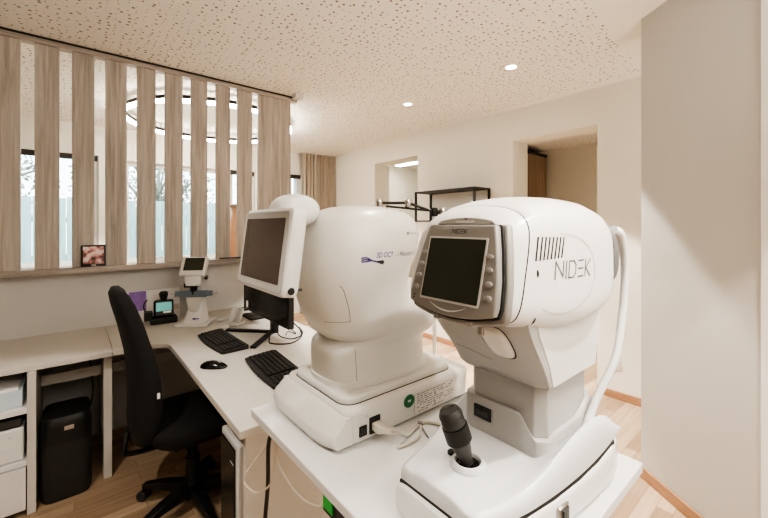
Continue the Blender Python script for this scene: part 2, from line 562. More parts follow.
def tree(x, y, h, label, seed):
    rnd = random.Random(seed)
    t = thing('garden_tree', label, 'tree', (x, y, -0.1), group='trees behind the fence')
    mb = MB()
    top = V((x + 0.15, y, h * 0.55))
    mb.tube([(x, y, -0.1), (x + 0.05, y, h * 0.3), top], [0.13, 0.1, 0.07], 8, smooth=4)
    tips = []
    for k in range(16):
        a = rnd.uniform(0, 2 * PI); l = rnd.uniform(0.8, 1.7)
        s = V((x + 0.06, y, h * rnd.uniform(0.25, 0.55)))
        e = s + V((math.cos(a) * l, math.sin(a) * l, rnd.uniform(0.5, 1.6)))
        mb.tube([s, s.lerp(e, 0.5) + V((0, 0, 0.12)), e], [0.05, 0.03, 0.012], 6, smooth=3)
        tips.append((s, e))
    mb.build('trunk', M['bark'], t)
    mb = MB()
    for k in range(1500):
        s, e = rnd.choice(tips)
        p = s.lerp(e, rnd.uniform(0.4, 1.1)) + V((rnd.gauss(0, .3), rnd.gauss(0, .3), rnd.gauss(0, .28)))
        r = Euler((rnd.uniform(0, 6), rnd.uniform(0, 6), rnd.uniform(0, 6))).to_matrix()
        s_ = rnd.uniform(0.03, 0.06)
        mb.poly([p + r @ V(q) * s_ for q in ((-1, 0, 0), (0, -.6, 0), (1, 0, 0), (0, .6, 0))])
    mb.build('crown', M['leaf'], t)


tree(-1.6, 10.6, 4.2, 'bare leafed garden tree behind the fence at the left window', 3)
tree(1.6, 11.2, 4.0, 'thin garden tree behind the fence at the middle window', 5)

# ================================================================== SLATTED SCREEN
SY = 3.2
t = thing('slatted_screen', 'tall screen of grey oak slats on a low white partition', 'screen', (0.0, 3.2, 1.13))
slats = [(-0.402, -0.254), (-0.192, -0.073), (-0.012, 0.106), (0.165, 0.288), (0.348, 0.466), (0.524, 0.646), (0.702, 0.823), (0.888, 1.001), (1.059, 1.187), (1.238, 1.545)]
slats = [(s - 0.66, s - 0.53) for s in (-0.16, 0.05)] [:0] + [(-1.02, -0.88), (-0.82, -0.69), (-0.61, -0.48)] + slats
for i, (x0, x1) in enumerate(slats):
    MB().box(x0, x1, SY, SY + 0.022, 1.17, 2.598).build('slat', M['slat'], t, bevel=0.0015)
MB().box(-1.49, 1.605, SY - 0.02, SY + 0.05, 2.598, 2.628).build('top_rail', M['rail'], t, bevel=0.0015)
MB().box(-1.49, 1.61, SY - 0.025, SY + 0.055, 2.628, 2.6395).build('ceiling_track', M['blackmetal'], t)
MB().box(-1.49, 1.6, SY - 0.05, SY + 0.15, 1.1305, 1.17).build('ledge', M['rail'], t, bevel=0.002)

# things on the ledge
t = thing('photo_frame', 'small dark framed pink and white photo on the screen ledge', 'picture', (0.10, 3.175, 1.17), rot=(math.radians(-6), 0, 0))
MB().box(-0.066, 0.066, -0.008, 0.008, 0.001, 0.145).build('frame', M['gblack'], t, bevel=0.003, local=True)
MB().box(-0.055, 0.055, -0.0095, -0.0085, 0.018, 0.134).build('print', M['photo'], t, local=True)
MB().box(-0.012, 0.012, -0.0125, -0.0085, 0.004, 0.013).build('clip', M['label'], t, bevel=0.001, local=True)
t = thing('desk_lamp', 'slim black desk lamp whose thin bar reaches out beside the screen ledge', 'lamp', (1.10, 3.13, 0.7405))
MB().lathe([(0.001, 0), (0.045, 0), (0.046, 0.006), (0.04, 0.014), (0.001, 0.016)], Matrix.Translation((1.10, 3.13, 0.7405))).build('base', M['black'], t)
MB().box(1.092, 1.108, 3.122, 3.138, 0.756, 1.19).build('pole', M['black'], t, bevel=0.003)
MB().box(0.895, 1.091, 3.118, 3.142, 1.176, 1.186).build('light_bar', M['black'], t, bevel=0.002)
t = thing('floor_vase', 'tall orange terracotta floor vase behind the slatted screen', 'vase', (1.36, 4.0, 0))
mx = Matrix.Translation((1.36, 4.0, 0))
MB().lathe([(0.001, 0.002), (0.10, 0.002), (0.12, 0.05), (0.15, 0.5), (0.17, 1.0), (0.15, 1.3), (0.10, 1.52), (0.085, 1.58), (0.10, 1.64), (0.092, 1.64), (0.075, 1.58)], mx).build('body', M['terracotta'], t)
MB().lathe([(0.094, 1.63), (0.112, 1.64), (0.112, 1.66), (0.094, 1.665), (0.085, 1.655)], mx).build('rim', M['brown'], t)

# ================================================================== CEILING LIGHTS
def downlight(x, y, label):
    t = thing('downlight', label, 'ceiling light', (x, y, CEIL), group='recessed ceiling downlights')
    mx = Matrix.Translation((x, y, CEIL))
    MB().lathe([(0.040, -0.0005), (0.052, -0.0005), (0.052, -0.004), (0.047, -0.006), (0.040, -0.004)], mx).build('trim_ring', M['frame_w'], t)
    MB().lathe([(0.001, -0.0022), (0.040, -0.0022), (0.040, -0.001), (0.001, -0.001)], mx).build('lamp', M['lamp'], t)
    return t


downlight(2.52, 1.52, 'round recessed ceiling downlight nearest the angled grey wall')
downlight(2.517, 2.64, 'round recessed ceiling downlight further in, toward the curtain')
t = thing('ring_pendant', 'large black ring pendant light glowing white behind the slatted screen', 'pendant light', (1.17, 4.29, 2.53))
RC = Matrix.Translation((1.17, 4.29, 0))
MB().lathe([(0.795, 2.552), (0.825, 2.552), (0.825, 2.585), (0.795, 2.585), (0.795, 2.552)], RC, 72).build('ring', M['blackmetal'], t)
MB().lathe([(0.797, 2.522), (0.823, 2.522), (0.823, 2.5518), (0.797, 2.5518), (0.797, 2.522)], RC, 72).build('diffuser', M['ring_lamp'], t)
for k in range(4):
    a = k * PI / 2 + 0.5
    p = V((1.17 + 0.81 * math.cos(a), 4.29 + 0.81 * math.sin(a), 0))
    MB().tube([p + V((0, 0, 2.585)), p + V((0, 0, CEIL - .0005))], 0.004, 6).build('hanger', M['blackmetal'], t)
t = thing('motion_sensor', 'small white sensor box on the ceiling by the screen rail end', 'sensor', (1.55, 3.05, CEIL))
MB().box(1.52, 1.60, 3.05, 3.12, CEIL - 0.045, CEIL - 0.0005).build('housing', M['white'], t, bevel=0.006)
MB().lathe([(0.001, -0.006), (0.014, -0.004), (0.018, 0), (0.001, 0)], Matrix.Translation((1.56, 3.085, CEIL - 0.0455)), 16).build('lens', M['lgrey'], t)
t = thing('ceiling_strip_light', 'glowing strip light in the room through the narrow opening', 'ceiling light', (4.6, 4.6, CEIL))
MB().box(4.70, 4.86, 4.2, 5.3, CEIL - 0.05, CEIL - 0.0005).build('housing', M['frame_w'], t, bevel=0.005)
MB().box(4.71, 4.85, 4.21, 5.29, CEIL - 0.062, CEIL - 0.0505).build('diffuser', M['warm_lamp'], t, bevel=0.003)
t = thing('wall_hook', 'pair of black wall hooks on the bright wall through the narrow opening', 'hook', (5.83, 5.2, 2.1))
for z in (2.02, 2.18):
    MB().box(5.77, 5.8495, 5.40, 5.52, z - 0.05, z + 0.05).build('hook', M['blackmetal'], t, bevel=0.01)

# curtain
t = thing('curtain', 'taupe floor length curtain in soft folds at the back corner', 'curtain', (3.2, 5.45, 0))
mb = MB(); n = 110
front, back = [], []
for i in range(n + 1):
    x = 2.84 + (3.46 - 2.84) * i / n
    y = 5.46 + 0.035 * math.sin(i * 2 * PI / 11) + 0.012 * math.sin(i * 0.9)
    front.append((x, y)); back.append((x, y + 0.006))
poly = front + back[::-1]
mb.prism(poly, lambda u, v, w: V((u, v, w)), 0.012, CEIL - 0.0125)
mb.build('cloth', M['curtain'], t, sharp=80)
MB().box(2.84, 3.46, 5.445, 5.475, CEIL - 0.012, CEIL - 0.0005).build('curtain_rail', M['frame_w'], t)

# brown wardrobe beyond the wide opening
t = thing('wardrobe', 'brown wooden wardrobe in the room beyond the wide opening', 'wardrobe', (5.5, 3.2, 0))
MB().box(5.2, 5.75, 2.85, 3.53, 0.0005, 2.52).build('carcass', M['brown'], t, bevel=0.003)
MB().box(5.18, 5.199, 2.855, 3.187, 0.08, 2.51).build('door', M['brown'], t, bevel=0.002)
MB().box(5.18, 5.199, 3.193, 3.525, 0.08, 2.51).build('door', M['brown'], t, bevel=0.002)
MB().box(5.19, 5.76, 2.84, 3.54, 2.5205, 2.56).build('top_board', M['blackmetal'], t, bevel=0.003)

# wall shelf
t = thing('wall_shelf', 'black metal open frame wall shelf on the cream wall', 'shelf', (3.474, 2.79, 1.487))
X0, X1, Y0, Y1, Z0, Z1, r = 3.19, 3.4745, 2.344, 3.227, 1.487, 1.852, 0.0105
for x in (X0, X1 - 2 * r):
    for y in (Y0, Y1 - 2 * r):
        MB().box(x, x + 2 * r, y, y + 2 * r, Z0 + 0.018, Z1 - 0.018).build('post', M['blackmetal'], t)
MB().box(X0, X1, Y0, Y1, Z1 - 0.018, Z1).build('top_board', M['blackmetal'], t, bevel=0.001)
MB().box(X0, X1, Y0, Y1, Z0, Z0 + 0.018).build('bottom_board', M['blackmetal'], t, bevel=0.001)
t = thing('pump_bottle', 'tall white pump bottle standing in the black wall shelf', 'bottle', (3.33, 2.47, 1.5055))
mx = Matrix.Translation((3.33, 2.47, 1.5055))
MB().lathe([(0.001, 0), (0.036, 0), (0.038, 0.01), (0.038, 0.17), (0.030, 0.195), (0.016, 0.205), (0.016, 0.215), (0.001, 0.215)], mx).build('body', M['ivory'], t)
MB().lathe([(0.001, 0.2155), (0.018, 0.2155), (0.018, 0.235), (0.006, 0.238), (0.006, 0.262), (0.014, 0.264), (0.014, 0.276), (0.001, 0.278)], mx).tube([(3.33, 2.47, 1.776), (3.31, 2.50, 1.776), (3.305, 2.505, 1.768)], 0.006, 8).build('pump', M['lgrey'], t)
t = thing('power_socket', 'white square wall socket low on the cream wall', 'socket', (3.475, 1.133, 0.29))
MB().box(3.463, 3.4745, 1.092, 1.174, 0.247, 0.331).build('plate', M['ivory'], t, bevel=0.004)
mxs = Matrix.Translation((3.4629, 1.133, 0.289)) @ Matrix.Rotation(-PI / 2, 4, 'Y')
MB().lathe([(0.022, 0), (0.027, 0.004), (0.027, 0), (0.022, -0.004)], mxs).lathe([(0.001, 0.0006), (0.0215, 0.0006), (0.0215, 0), (0.001, 0)], mxs, mi=1).build('insert', [M['ivory'], M['lgrey']], t)

# articulated black arm behind the instruments
t = thing('examination_arm', 'black jointed arm with chrome knuckles on a white pole behind the instruments', 'arm', (1.62, 1.75, 0))
def P(x, y, d):
    u = (x - 384) / 370; v = (225 - y) / 370
    return V(((0.642 + u * 0.767) * d, (0.768 - u * 0.641) * d, 1.45 + v * d))
j0, j1, j2, j3 = V((1.459, 1.787, 1.587)), V((1.585, 1.661, 1.587)), V((1.70, 1.545, 1.53)), V((1.735, 1.511, 1.53))
MB().tube([j2, (j2.x, j2.y, 0.04)], 0.012, 10).build('pole', M['frame_w'], t)
MB().lathe([(0.001, 0.0005), (0.18, 0.0005), (0.18, 0.02), (0.03, 0.04), (0.001, 0.04)], Matrix.Translation((j2.x, j2.y, 0))).build('base', M['blackmetal'], t)
MB().tube([j0, j1], 0.009, 10).tube([j0 + V((.03, -.03, -.02)), j2 + V((0, 0, 0.005))], 0.007, 10).build('upper_arm', M['blackmetal'], t)
MB().tube([j1, j2], 0.009, 10).build('fore_arm', M['blackmetal'], t)
MB().tube([j2, j3 + V((.03, -.03, 0))], 0.012, 10).build('arm_end', M['blackmetal'], t)
for j in (j0, j1, j2, j3):
    MB().lathe([(0.001, -0.028), (0.018, -0.026), (0.023, -0.012), (0.023, 0.012), (0.018, 0.026), (0.001, 0.028)], Matrix.Translation(j), 18).build('knuckle', M['chrome'] if j is not j2 else M['blackmetal'], t)

# ================================================================== DESKS
t = thing('side_desk', 'long pale laminate desk along the white partition at the left', 'desk', (-0.6, 2.9, 0))
MB().box(-1.45, 0.166, 2.58, 3.2495, 0.71, 0.74).build('desktop', M['desk'], t, bevel=0.0025)
MB().box(-0.145, 0.127, 2.88, 2.90, 0.525, 0.585).build('crossbeam', M['desk'], t, bevel=0.002)
MB().box(-1.45, -1.42, 2.62, 3.2, 0.0005, 0.7095).build('leg_panel', M['desk'], t, bevel=0.002)

t = thing('corner_desk', 'pale laminate corner desk with keyboards and monitors on it', 'desk', (0.8, 2.2, 0))
poly = [(0.168, 3.2495), (0.168, 2.58), (0.34, 2.58)]
for k in range(1, 8):
    a = PI / 2 - k / 8 * PI / 2
    poly.append((0.34 + 0.096 * math.cos(a), 2.484 + 0.096 * math.sin(a)))
poly += [(0.436, 2.484), (0.436, 1.291), (1.25, 1.291), (1.25, 3.2495)]
MB().prism(poly, lambda u, v, w: V((u, v, w)), 0.71, 0.74).build('desktop', M['desk'], t, bevel=0.0025)
MB().box(0.128, 0.168, 2.64, 3.2, 0.0005, 0.7095).build('leg_panel', M['desk'], t, bevel=0.002)
MB().box(0.46, 1.23, 1.305, 1.33, 0.0005, 0.7095).build('end_panel', M['desk'], t, bevel=0.002)
MB().box(1.205, 1.23, 1.34, 3.2, 0.0005, 0.7095).build('back_panel', M['desk'], t, bevel=0.002)
MB().box(0.169, 1.19, 2.88, 2.90, 0.525, 0.585).build('crossbeam', M['desk'], t, bevel=0.002)

# PC tower under the desk end
t = thing('computer_tower', 'silver computer tower with black front under the corner desk end', 'computer', (0.62, 1.44, 0))
MB().box(0.445, 0.86, 1.345, 1.53, 0.03, 0.66).build('case', M['lgrey'], t, bevel=0.008)
MB().box(0.4385, 0.4448, 1.362, 1.513, 0.20, 0.64).build('front_panel', M['gblack'], t, bevel=0.002)
MB().box(0.4385, 0.4448, 1.40, 1.47, 0.06, 0.16).build('port_bay', M['black'], t, bevel=0.002)
MB().box(0.437, 0.4384, 1.365, 1.40, 0.585, 0.589).build('drive_slot', M['lgrey'], t)
for x in (0.48, 0.82):
    MB().box(x - .02, x + .02, 1.36, 1.515, 0.0005, 0.0299).build('foot', M['black'], t)

# drawer cabinet at the far left
t = thing('drawer_cabinet', 'white open cabinet with shelf and drawer under the side desk', 'cabinet', (-0.45, 2.85, 0))
CX0, CX1, CY0, CY1 = -0.72, -0.147, 2.56, 3.1
MB().box(CX1 - 0.034, CX1, CY0, CY1, 0.0005, 0.7095).build('side_panel', M['desk'], t, bevel=0.002)
MB().box(CX0, CX0 + 0.034, CY0, CY1, 0.0005, 0.7095).build('side_panel', M['desk'], t, bevel=0.002)
MB().box(CX0 + 0.0345, CX1 - 0.0345, CY0 + .01, CY1, 0.505, 0.535).build('shelf', M['cabinet'], t, bevel=0.002)
MB().box(CX0 + 0.0345, CX1 - 0.0345, CY0 + .01, CY1, 0.245, 0.27).build('shelf', M['cabinet'], t, bevel=0.002)
MB().box(CX0 + 0.0345, CX1 - 0.0345, CY1 + .001, CY1 + 0.016, 0.0005, 0.7095).build('back_board', M['cabinet'], t)
dr = MB().box(CX0 + 0.038, CX1 - 0.038, CY0, CY0 + 0.02, 0.03, 0.24).build('drawer', M['cabinet'], t, bevel=0.0015)
MB().lathe([(0.001, 0), (0.006, 0), (0.006, 0.014), (0.012, 0.018), (0.012, 0.024), (0.001, 0.025)], Matrix.Translation((-0.43, CY0 - 0.0002, 0.12)) @ Matrix.Rotation(PI / 2, 4, 'X'), 16).build('knob', M['metal'], dr)
t = thing('paper_stack', 'stack of pale blue white paper on the upper cabinet shelf', 'paper', (-0.43, 2.8, 0.5355))
MB().box(-0.66, -0.20, 2.60, 3.02, 0.5355, 0.62).build('sheets', M['blue_bin'], t, bevel=0.002)
MB().box(-0.655, -0.215, 2.605, 3.01, 0.6202, 0.632).build('cover_sheet', M['paper'], t, bevel=0.001)
t = thing('printer', 'white printer with dark top in the lower cabinet shelf', 'printer', (-0.43, 2.8, 0.2705))
MB().box(-0.66, -0.195, 2.585, 3.02, 0.2705, 0.435).build('body', M['white'], t, bevel=0.008)
MB().box(-0.655, -0.20, 2.595, 3.01, 0.4355, 0.48).build('top_cover', M['dgrey'], t, bevel=0.01)
for k in range(8):
    MB().box(-0.60 + k * 0.05, -0.585 + k * 0.05, 2.5835, 2.5849, 0.395, 0.401).build('button', M['lgrey'], t)
MB().box(-0.60, -0.25, 2.5825, 2.5849, 0.285, 0.335).build('paper_tray', M['cabinet'], t, bevel=0.003)

# black floor unit
t = thing('air_purifier', 'black floor standing air purifier under the side desk', 'air purifier', (-0.03, 2.75, 0))
mb = MB()
outl = rrect(-0.135, 0.075, 2.575, 2.84, 0.05, 6)
def off(poly, d, cx=-0.03, cy=2.7075):
    return [(cx + (u - cx) * (1 - d), cy + (v - cy) * (1 - d)) for u, v in poly]
mb.loft([[V((u, v, z)) for u, v in off(outl, d)] for d, z in ((0.06, 0.0005), (0.0, 0.02), (0.0, 0.30))])
mb.build('body', M['mesh'], t)
mb = MB()
mb.loft([[V((u, v, z)) for u, v in off(outl, d)] for d, z in ((-0.01, 0.3005), (-0.01, 0.385), (0.02, 0.415), (0.10, 0.435), (0.3, 0.442))])
mb.build('top_cover', M['black'], t)
MB().box(-0.04, 0.0, 2.566, 2.573, 0.37, 0.39).build('label_plate', M['metal'], t, bevel=0.001)
t = thing('appliance_cord', 'thin black cord rising behind the air purifier', 'cord', (0.06, 2.9, 0.2))
MB().tube([(0.06, 2.85, 0.3), (0.075, 2.89, 0.33), (0.09, 2.95, 0.42), (0.085, 2.96, 0.52), (0.07, 2.975, 0.66), (0.07, 3.1, 0.69)], 0.004, 8, smooth=6).build('wire', M['black'], t)

# ------------------------------------------------------------------ keyboards, mouse
def keyboard(x, y, rz, l, w, name_label):
    t = thing('keyboard', name_label, 'keyboard', (x, y, 0.7405), rz, group='black keyboards on the corner desk')
    mb = MB()
    pr = []
    for i in range(13):
        u = i / 12
        yy = -l / 2 + l * u
        pr.append((yy, -w / 2 + 0.018 * math.cos((u - 0.5) * PI) * -1))
    poly = [(-v * 1.0, u) for u, v in [(q[0], q[1]) for q in pr]]
    # front edge (toward -x) bows out, back edge straight
    outline = [(-w / 2 - 0.014 * math.cos((i / 12 - 0.5) * PI), -l / 2 + l * i / 12) for i in range(13)] + [(w / 2, l / 2), (w / 2, -l / 2)]
    mb.loft([[V((a, b, 0)) for a, b in outline], [V((a, b, 0.012 + 0.012 * (a + w / 2) / w)) for a, b in outline]])
    mb.build('case', M['black'], t, bevel=0.003, local=True)
    rows, cols = 6, 19
    px_, py_ = (w - 0.03) / rows, (l - 0.024) / cols
    for nm, c0, c1 in (('letter_keys', 0, 14), ('number_keys', 15, 19)):
        mb = MB()
        for r in range(rows):
            for c in range(c0, c1):
                if r == 0 and c in (4, 5, 6, 7):
                    continue
                x0 = -w / 2 + 0.016 + r * px_
                # the mirrored column order puts the number block at the far right hand of the typist
                y0 = l / 2 - 0.012 - (c + 0.9) * py_
                z0 = 0.0125 + 0.012 * (x0 + px_ * 0.41 + w / 2) / w
                mb.box(x0, x0 + px_ * 0.82, y0, y0 + py_ * 0.82, z0, z0 + 0.0075)
        if c0 == 0:
            x0 = -w / 2 + 0.016
            mb.box(x0, x0 + px_ * 0.82, l / 2 - 0.012 - 7.9 * py_, l / 2 - 0.012 - 4.05 * py_, 0.0135, 0.0215)
        mb.build(nm, M['keycap'], t, local=True)
    return t


keyboard(0.685, 2.345, math.radians(2), 0.45, 0.15, 'black keyboard beside the mouse on the corner desk')
keyboard(0.755, 1.735, math.radians(-4), 0.44, 0.165, 'black keyboard close to the large white scanner')
t = thing('computer_mouse', 'glossy black computer mouse on the corner desk', 'mouse', (0.535, 1.96, 0.7405), math.radians(-42))
mb = MB()
secs = []
for s in [i / 10 for i in range(11)]:
    x = -0.064 + 0.128 * s
    k = math.sin(PI * (0.06 + 0.88 * s)) ** 0.6
    hw, hh = 0.037 * k * (0.92 + 0.08 * math.cos(6 * s)), 0.038 * k * (1.05 - 0.35 * s)
    secs.append([V((x, hw * math.cos(a), max(0, hh * math.sin(a)) ** 1.0)) for a in [2 * PI * i / 20 for i in range(20)]])
mb.loft(secs)
mb.build('shell', M['gblack'], t, local=True)
MB().lathe([(0.001, -0.004), (0.008, -0.004), (0.008, 0.004), (0.001, 0.004)], Matrix.Translation((0.028, 0, 0.0285)) @ Matrix.Rotation(PI / 2, 4, 'X'), 14).build('scroll_wheel', M['lgrey'], t, local=True)

# ------------------------------------------------------------------ monitors
def monitor(x, y, label, w=0.56, z0=0.835, h=0.45, vlegs=True, fy=0.0):
    t = thing('monitor', label, 'monitor', (x, y, 0.7405), group='black monitors behind the scanner')
    xl = 0.03
    MB().box(xl - 0.016, xl + 0.022, -w / 2, w / 2, z0 - 0.7405, z0 + h - 0.7405).build('housing', M['black'], t, bevel=0.006, local=True)
    MB().box(xl - 0.0175, xl - 0.0162, -w / 2 + 0.012, w / 2 - 0.012, z0 + 0.018 - 0.7405, z0 + h - 0.012 - 0.7405).build('screen', M['gblack'], t, local=True)
    MB().box(xl + 0.0225, xl + 0.06, -0.03, 0.03, 0.0, z0 + h * 0.6 - 0.7405).build('pole', M['black'], t, bevel=0.004, local=True)
    if vlegs:
        for s in (-1, 1):
            mb = MB()
            a, b = V((0.055, 0, 0)), V((-0.16, 0.235 * s, 0))
            d = (b - a).normalized(); n = V((-d.y, d.x, 0)) * 0.017
            mb.loft([[a + n, b + n, b - n, a - n], [p + V((0, 0, 0.014)) for p in (a + n, b + n, b - n, a - n)]])
            mb.build('foot', M['black'], t, bevel=0.002, local=True)
    else:
        MB().box(-0.06, 0.10, -0.11, 0.11, 0, 0.012).build('foot', M['black'], t, bevel=0.004, local=True)
    return t


monitor(0.945, 2.345, 'black monitor on splayed feet behind the keyboard with the mouse', w=0.66)
monitor(1.06, 2.845, 'black monitor farther back, next to the slatted screen', vlegs=False, w=0.44)
t = thing('computer_cable', 'tangled black cables on the desk behind the monitor feet', 'cable', (1.0, 2.15, 0.7405))
MB().tube([(0.99, 2.33, 0.80), (0.93, 2.22, 0.745), (0.90, 2.12, 0.745), (0.99, 2.05, 0.745), (1.10, 2.13, 0.745), (1.14, 2.22, 0.76), (1.12, 2.28, 0.80)], 0.004, 8, smooth=8).tube([(1.02, 2.28, 0.83), (0.98, 2.20, 0.765), (1.03, 2.12, 0.747), (1.13, 2.17, 0.747), (1.17, 2.29, 0.76)], 0.0035, 8, smooth=8).tube([(1.04, 2.25, 0.86), (1.05, 2.19, 0.80), (1.10, 2.2, 0.747), (1.08, 2.27, 0.75), (1.03, 2.2, 0.752)], 0.003, 8, smooth=8).build('wires', M['black'], t)

# ------------------------------------------------------------------ lensmeter
t = thing('lensmeter', 'white table lensmeter with tilted display by the partition', 'lensmeter', (0.675, 2.92, 0.7405), math.radians(-32))
def L(*a): return V(a)
mb = MB(); mb.prism(rrect(-0.11, 0.10, -0.13, 0.13, 0.02), lambda u, v, w: V((v * 0.85, u, w)), 0.0, 0.018)
mb.build('base', M['white'], t, bevel=0.003, local=True)
mb = MB()
mb.loft([[V((u, v, z)) for u, v in superell(0, cy, hx, hy, 5, 28)] for z, cy, hx, hy in ((0.0185, 0.0, 0.075, 0.085), (0.05, 0.01, 0.065, 0.075), (0.12, 0.035, 0.052, 0.05), (0.20, 0.045, 0.05, 0.045), (0.30, 0.03, 0.055, 0.05), (0.345, 0.015, 0.06, 0.06), (0.40, 0.02, 0.06, 0.045))])
mb.build('column', M['white'], t, local=True)
mb = MB()
mb.loft([[V((u, v, z)) for u, v in superell(0, cy, hx, hy, 5, 28)] for z, cy, hx, hy in ((0.27, -0.03, 0.04, 0.03), (0.285, -0.035, 0.052, 0.05), (0.34, -0.02, 0.06, 0.06), (0.37, -0.01, 0.06, 0.05))])
mb.build('nose', M['white'], t, local=True)
tm = Matrix.Translation((0, -0.035, 0.41)) @ Matrix.Rotation(math.radians(-32), 4, 'X')
hd = MB().obox(tm, 0.175, 0.045, 0.145).build('display_head', M['white'], t, bevel=0.012, bseg=3, local=True)
MB().obox(tm @ Matrix.Translation((0.004, -0.0235, 0.012)), 0.13, 0.002, 0.098).build('display', M['screen'], hd, local=True)
MB().box(-0.09, 0.09, -0.065, -0.035, 0.20, 0.245).box(0.03, 0.125, -0.06, -0.03, 0.205, 0.24).box(-0.125, -0.03, -0.06, -0.03, 0.205, 0.24).build('lens_table', M['bluegrey'], t, bevel=0.004, local=True)
for q in (1, -1):
    MB().tube([(0.12 * q, -0.045, 0.225), (0.153 * q, -0.045, 0.225)], 0.006, 8).build('lever', M['metal'], t, local=True)
MB().lathe([(0.001, -0.05), (0.02, -0.05), (0.022, -0.02), (0.022, 0.03), (0.001, 0.03)], Matrix.Translation((0, -0.045, 0.262)) @ Matrix.Rotation(0.0, 4, 'X'), 18).obox(Matrix.Translation((-0.01, -0.055, 0.285)), 0.09, 0.05, 0.03).build('lens_clamp', M['black'], t, bevel=0.004, local=True)
mb = MB()
mb.loft([[V((u, v, z)) for u, v in superell(0, cy, hx, hy, 4, 24)] for z, cy, hx, hy in ((0.09, -0.02, 0.02, 0.02), (0.12, -0.04, 0.035, 0.03), (0.18, -0.045, 0.045, 0.035), (0.20, -0.045, 0.045, 0.03))])
mb.build('lens_support', M['ivory'], t, local=True)
MB().lathe([(0.001, 0), (0.016, 0), (0.016, 0.016), (0.001, 0.018)], Matrix.Translation((0.062, 0.0, 0.33)) @ Matrix.Rotation(PI / 2, 4, 'Y'), 16).build('dial', M['dgrey'], t, local=True)
MB().box(0.005, 0.022, -0.0815, -0.079, 0.046, 0.057).box(0.022, 0.045, -0.0812, -0.079, 0.048, 0.054).build('violet_mark', M['logo_violet'], t, local=True)
t = thing('frame_tracer', 'black pocket instrument with teal display in its charger stand', 'instrument', (0.50, 3.10, 0.7405), math.radians(-5))
MB().box(-0.085, 0.085, -0.05, 0.05, 0, 0.045).build('charger', M['black'], t, bevel=0.008, local=True)
tm = Matrix.Translation((0.0, -0.01, 0.105)) @ Matrix.Rotation(math.radians(-14), 4, 'X')
bd = MB().obox(tm, 0.125, 0.04, 0.12).build('body', M['black'], t, bevel=0.012, local=True)
MB().obox(tm @ Matrix.Translation((0, -0.0212, 0.01)), 0.098, 0.0015, 0.062).build('display', M['teal'], bd, local=True)
MB().obox(tm @ Matrix.Translation((0.02, -0.0225, -0.03)), 0.05, 0.0015, 0.012).build('sticker', M['paper'], bd, local=True)
MB().lathe([(0.001, 0.0), (0.018, 0.0), (0.026, 0.03), (0.03, 0.05), (0.022, 0.065), (0.001, 0.066)], Matrix.Translation((0.0, 0.0, 0.16)), 16).build('eyepiece', M['black'], t, local=True)
MB().tube([(-0.08, 0, 0.06), (-0.115, 0, 0.10), (-0.12, 0.02, 0.14), (-0.10, 0.03, 0.17)], 0.005, 8, smooth=5).box(-0.12, -0.07, -0.045, 0.03, 0.03, 0.09).build('side_grip', M['black'], t, bevel=0.004, local=True)
t = thing('leaning_brochure', 'white brochure with a violet corner leaning against the partition', 'brochure', (0.47, 3.22, 0.7405), rot=(math.radians(-6), 0, 0))
MB().box(-0.17, 0.16, -0.001, 0.001, 0, 0.225).build('sheet', M['paper'], t, local=True)
mb = MB(); mb.box(-0.168, -0.06, -0.0016, -0.0011, 0.08, 0.222); mb.box(0.0, 0.155, -0.0016, -0.0011, 0.06, 0.10, 1)
for k in range(4):
    mb.box(-0.02, 0.10 - k * 0.012, -0.0017, -0.0011, 0.195 - k * 0.016, 0.2 - k * 0.016, 1)
mb.build('print', [M['violet'], M['pinkp']], t, local=True)
t = thing('card_terminal', 'small white desk terminal leaning in its cradle beside the monitors', 'terminal', (0.875, 2.695, 0.7405), math.radians(-50))
MB().box(-0.045, 0.05, -0.06, 0.06, 0, 0.022).build('cradle', M['ivory'], t, bevel=0.008, local=True)
for k, xx in enumerate((-0.022, 0.028)):
    MB().obox(Matrix.Translation((xx, 0.01, 0.065)) @ Matrix.Rotation(math.radians(-30), 4, 'X'), 0.038, 0.03, 0.11).build('handset', M['white'] if k == 0 else M['lgrey'], t, bevel=0.008, local=True)
MB().lathe([(0.001, 0), (0.03, 0), (0.033, 0.006), (0.02, 0.014), (0.001, 0.015)], Matrix.Translation((-0.03, -0.075, 0)), 18).build('button_pad', M['ivory'], t, local=True)
t = thing('white_adapter', 'small white adapter block lying beside the lensmeter base', 'adapter', (0.86, 2.88, 0.7405), math.radians(10))
MB().box(-0.055, 0.055, -0.02, 0.02, 0, 0.018).build('body', M['white'], t, bevel=0.005, local=True)
MB().tube([(0.054, 0, 0.009), (0.10, 0.01, 0.006), (0.13, 0.06, 0.005)], 0.003, 6, smooth=4).build('lead', M['cable_w'], t, local=True)

# ================================================================== OFFICE CHAIR
t = thing('office_chair', 'black fabric office chair pushed in at the corner desk', 'chair', (0.47, 2.10, 0))
CXc, CYc = 0.47, 2.10
mb = MB()
secs = []
for z, xc, th, hw in ((0.405, 0.275, 0.028, 0.12), (0.43, 0.268, 0.042, 0.185), (0.50, 0.27, 0.052, 0.215), (0.60, 0.275, 0.056, 0.225), (0.72, 0.27, 0.052, 0.222), (0.85, 0.25, 0.046, 0.21), (0.98, 0.22, 0.042, 0.195), (1.08, 0.192, 0.04, 0.175), (1.125, 0.178, 0.034, 0.15), (1.148, 0.172, 0.018, 0.11)):
    sec = []
    for i in range(32):
        a = 2 * PI * i / 32
        c, s = math.cos(a), math.sin(a)
        v = 0.93 * hw * math.copysign(abs(s) ** 0.5, s)
        u = th * math.copysign(abs(c) ** 0.6, c)
        sec.append(V((xc - 0.022 + u + 0.035 * (v / 0.22) ** 2, CYc + 0.07 + v, z)))
    secs.append(sec)
mb.loft(secs)
bk = mb.build('backrest', M['fabric'], t, sharp=70)
MB().box(0.290, 0.302, 1.957, 1.9595, 0.655, 0.682).build('tag', M['paper'], bk)
mb = MB()
secs = []
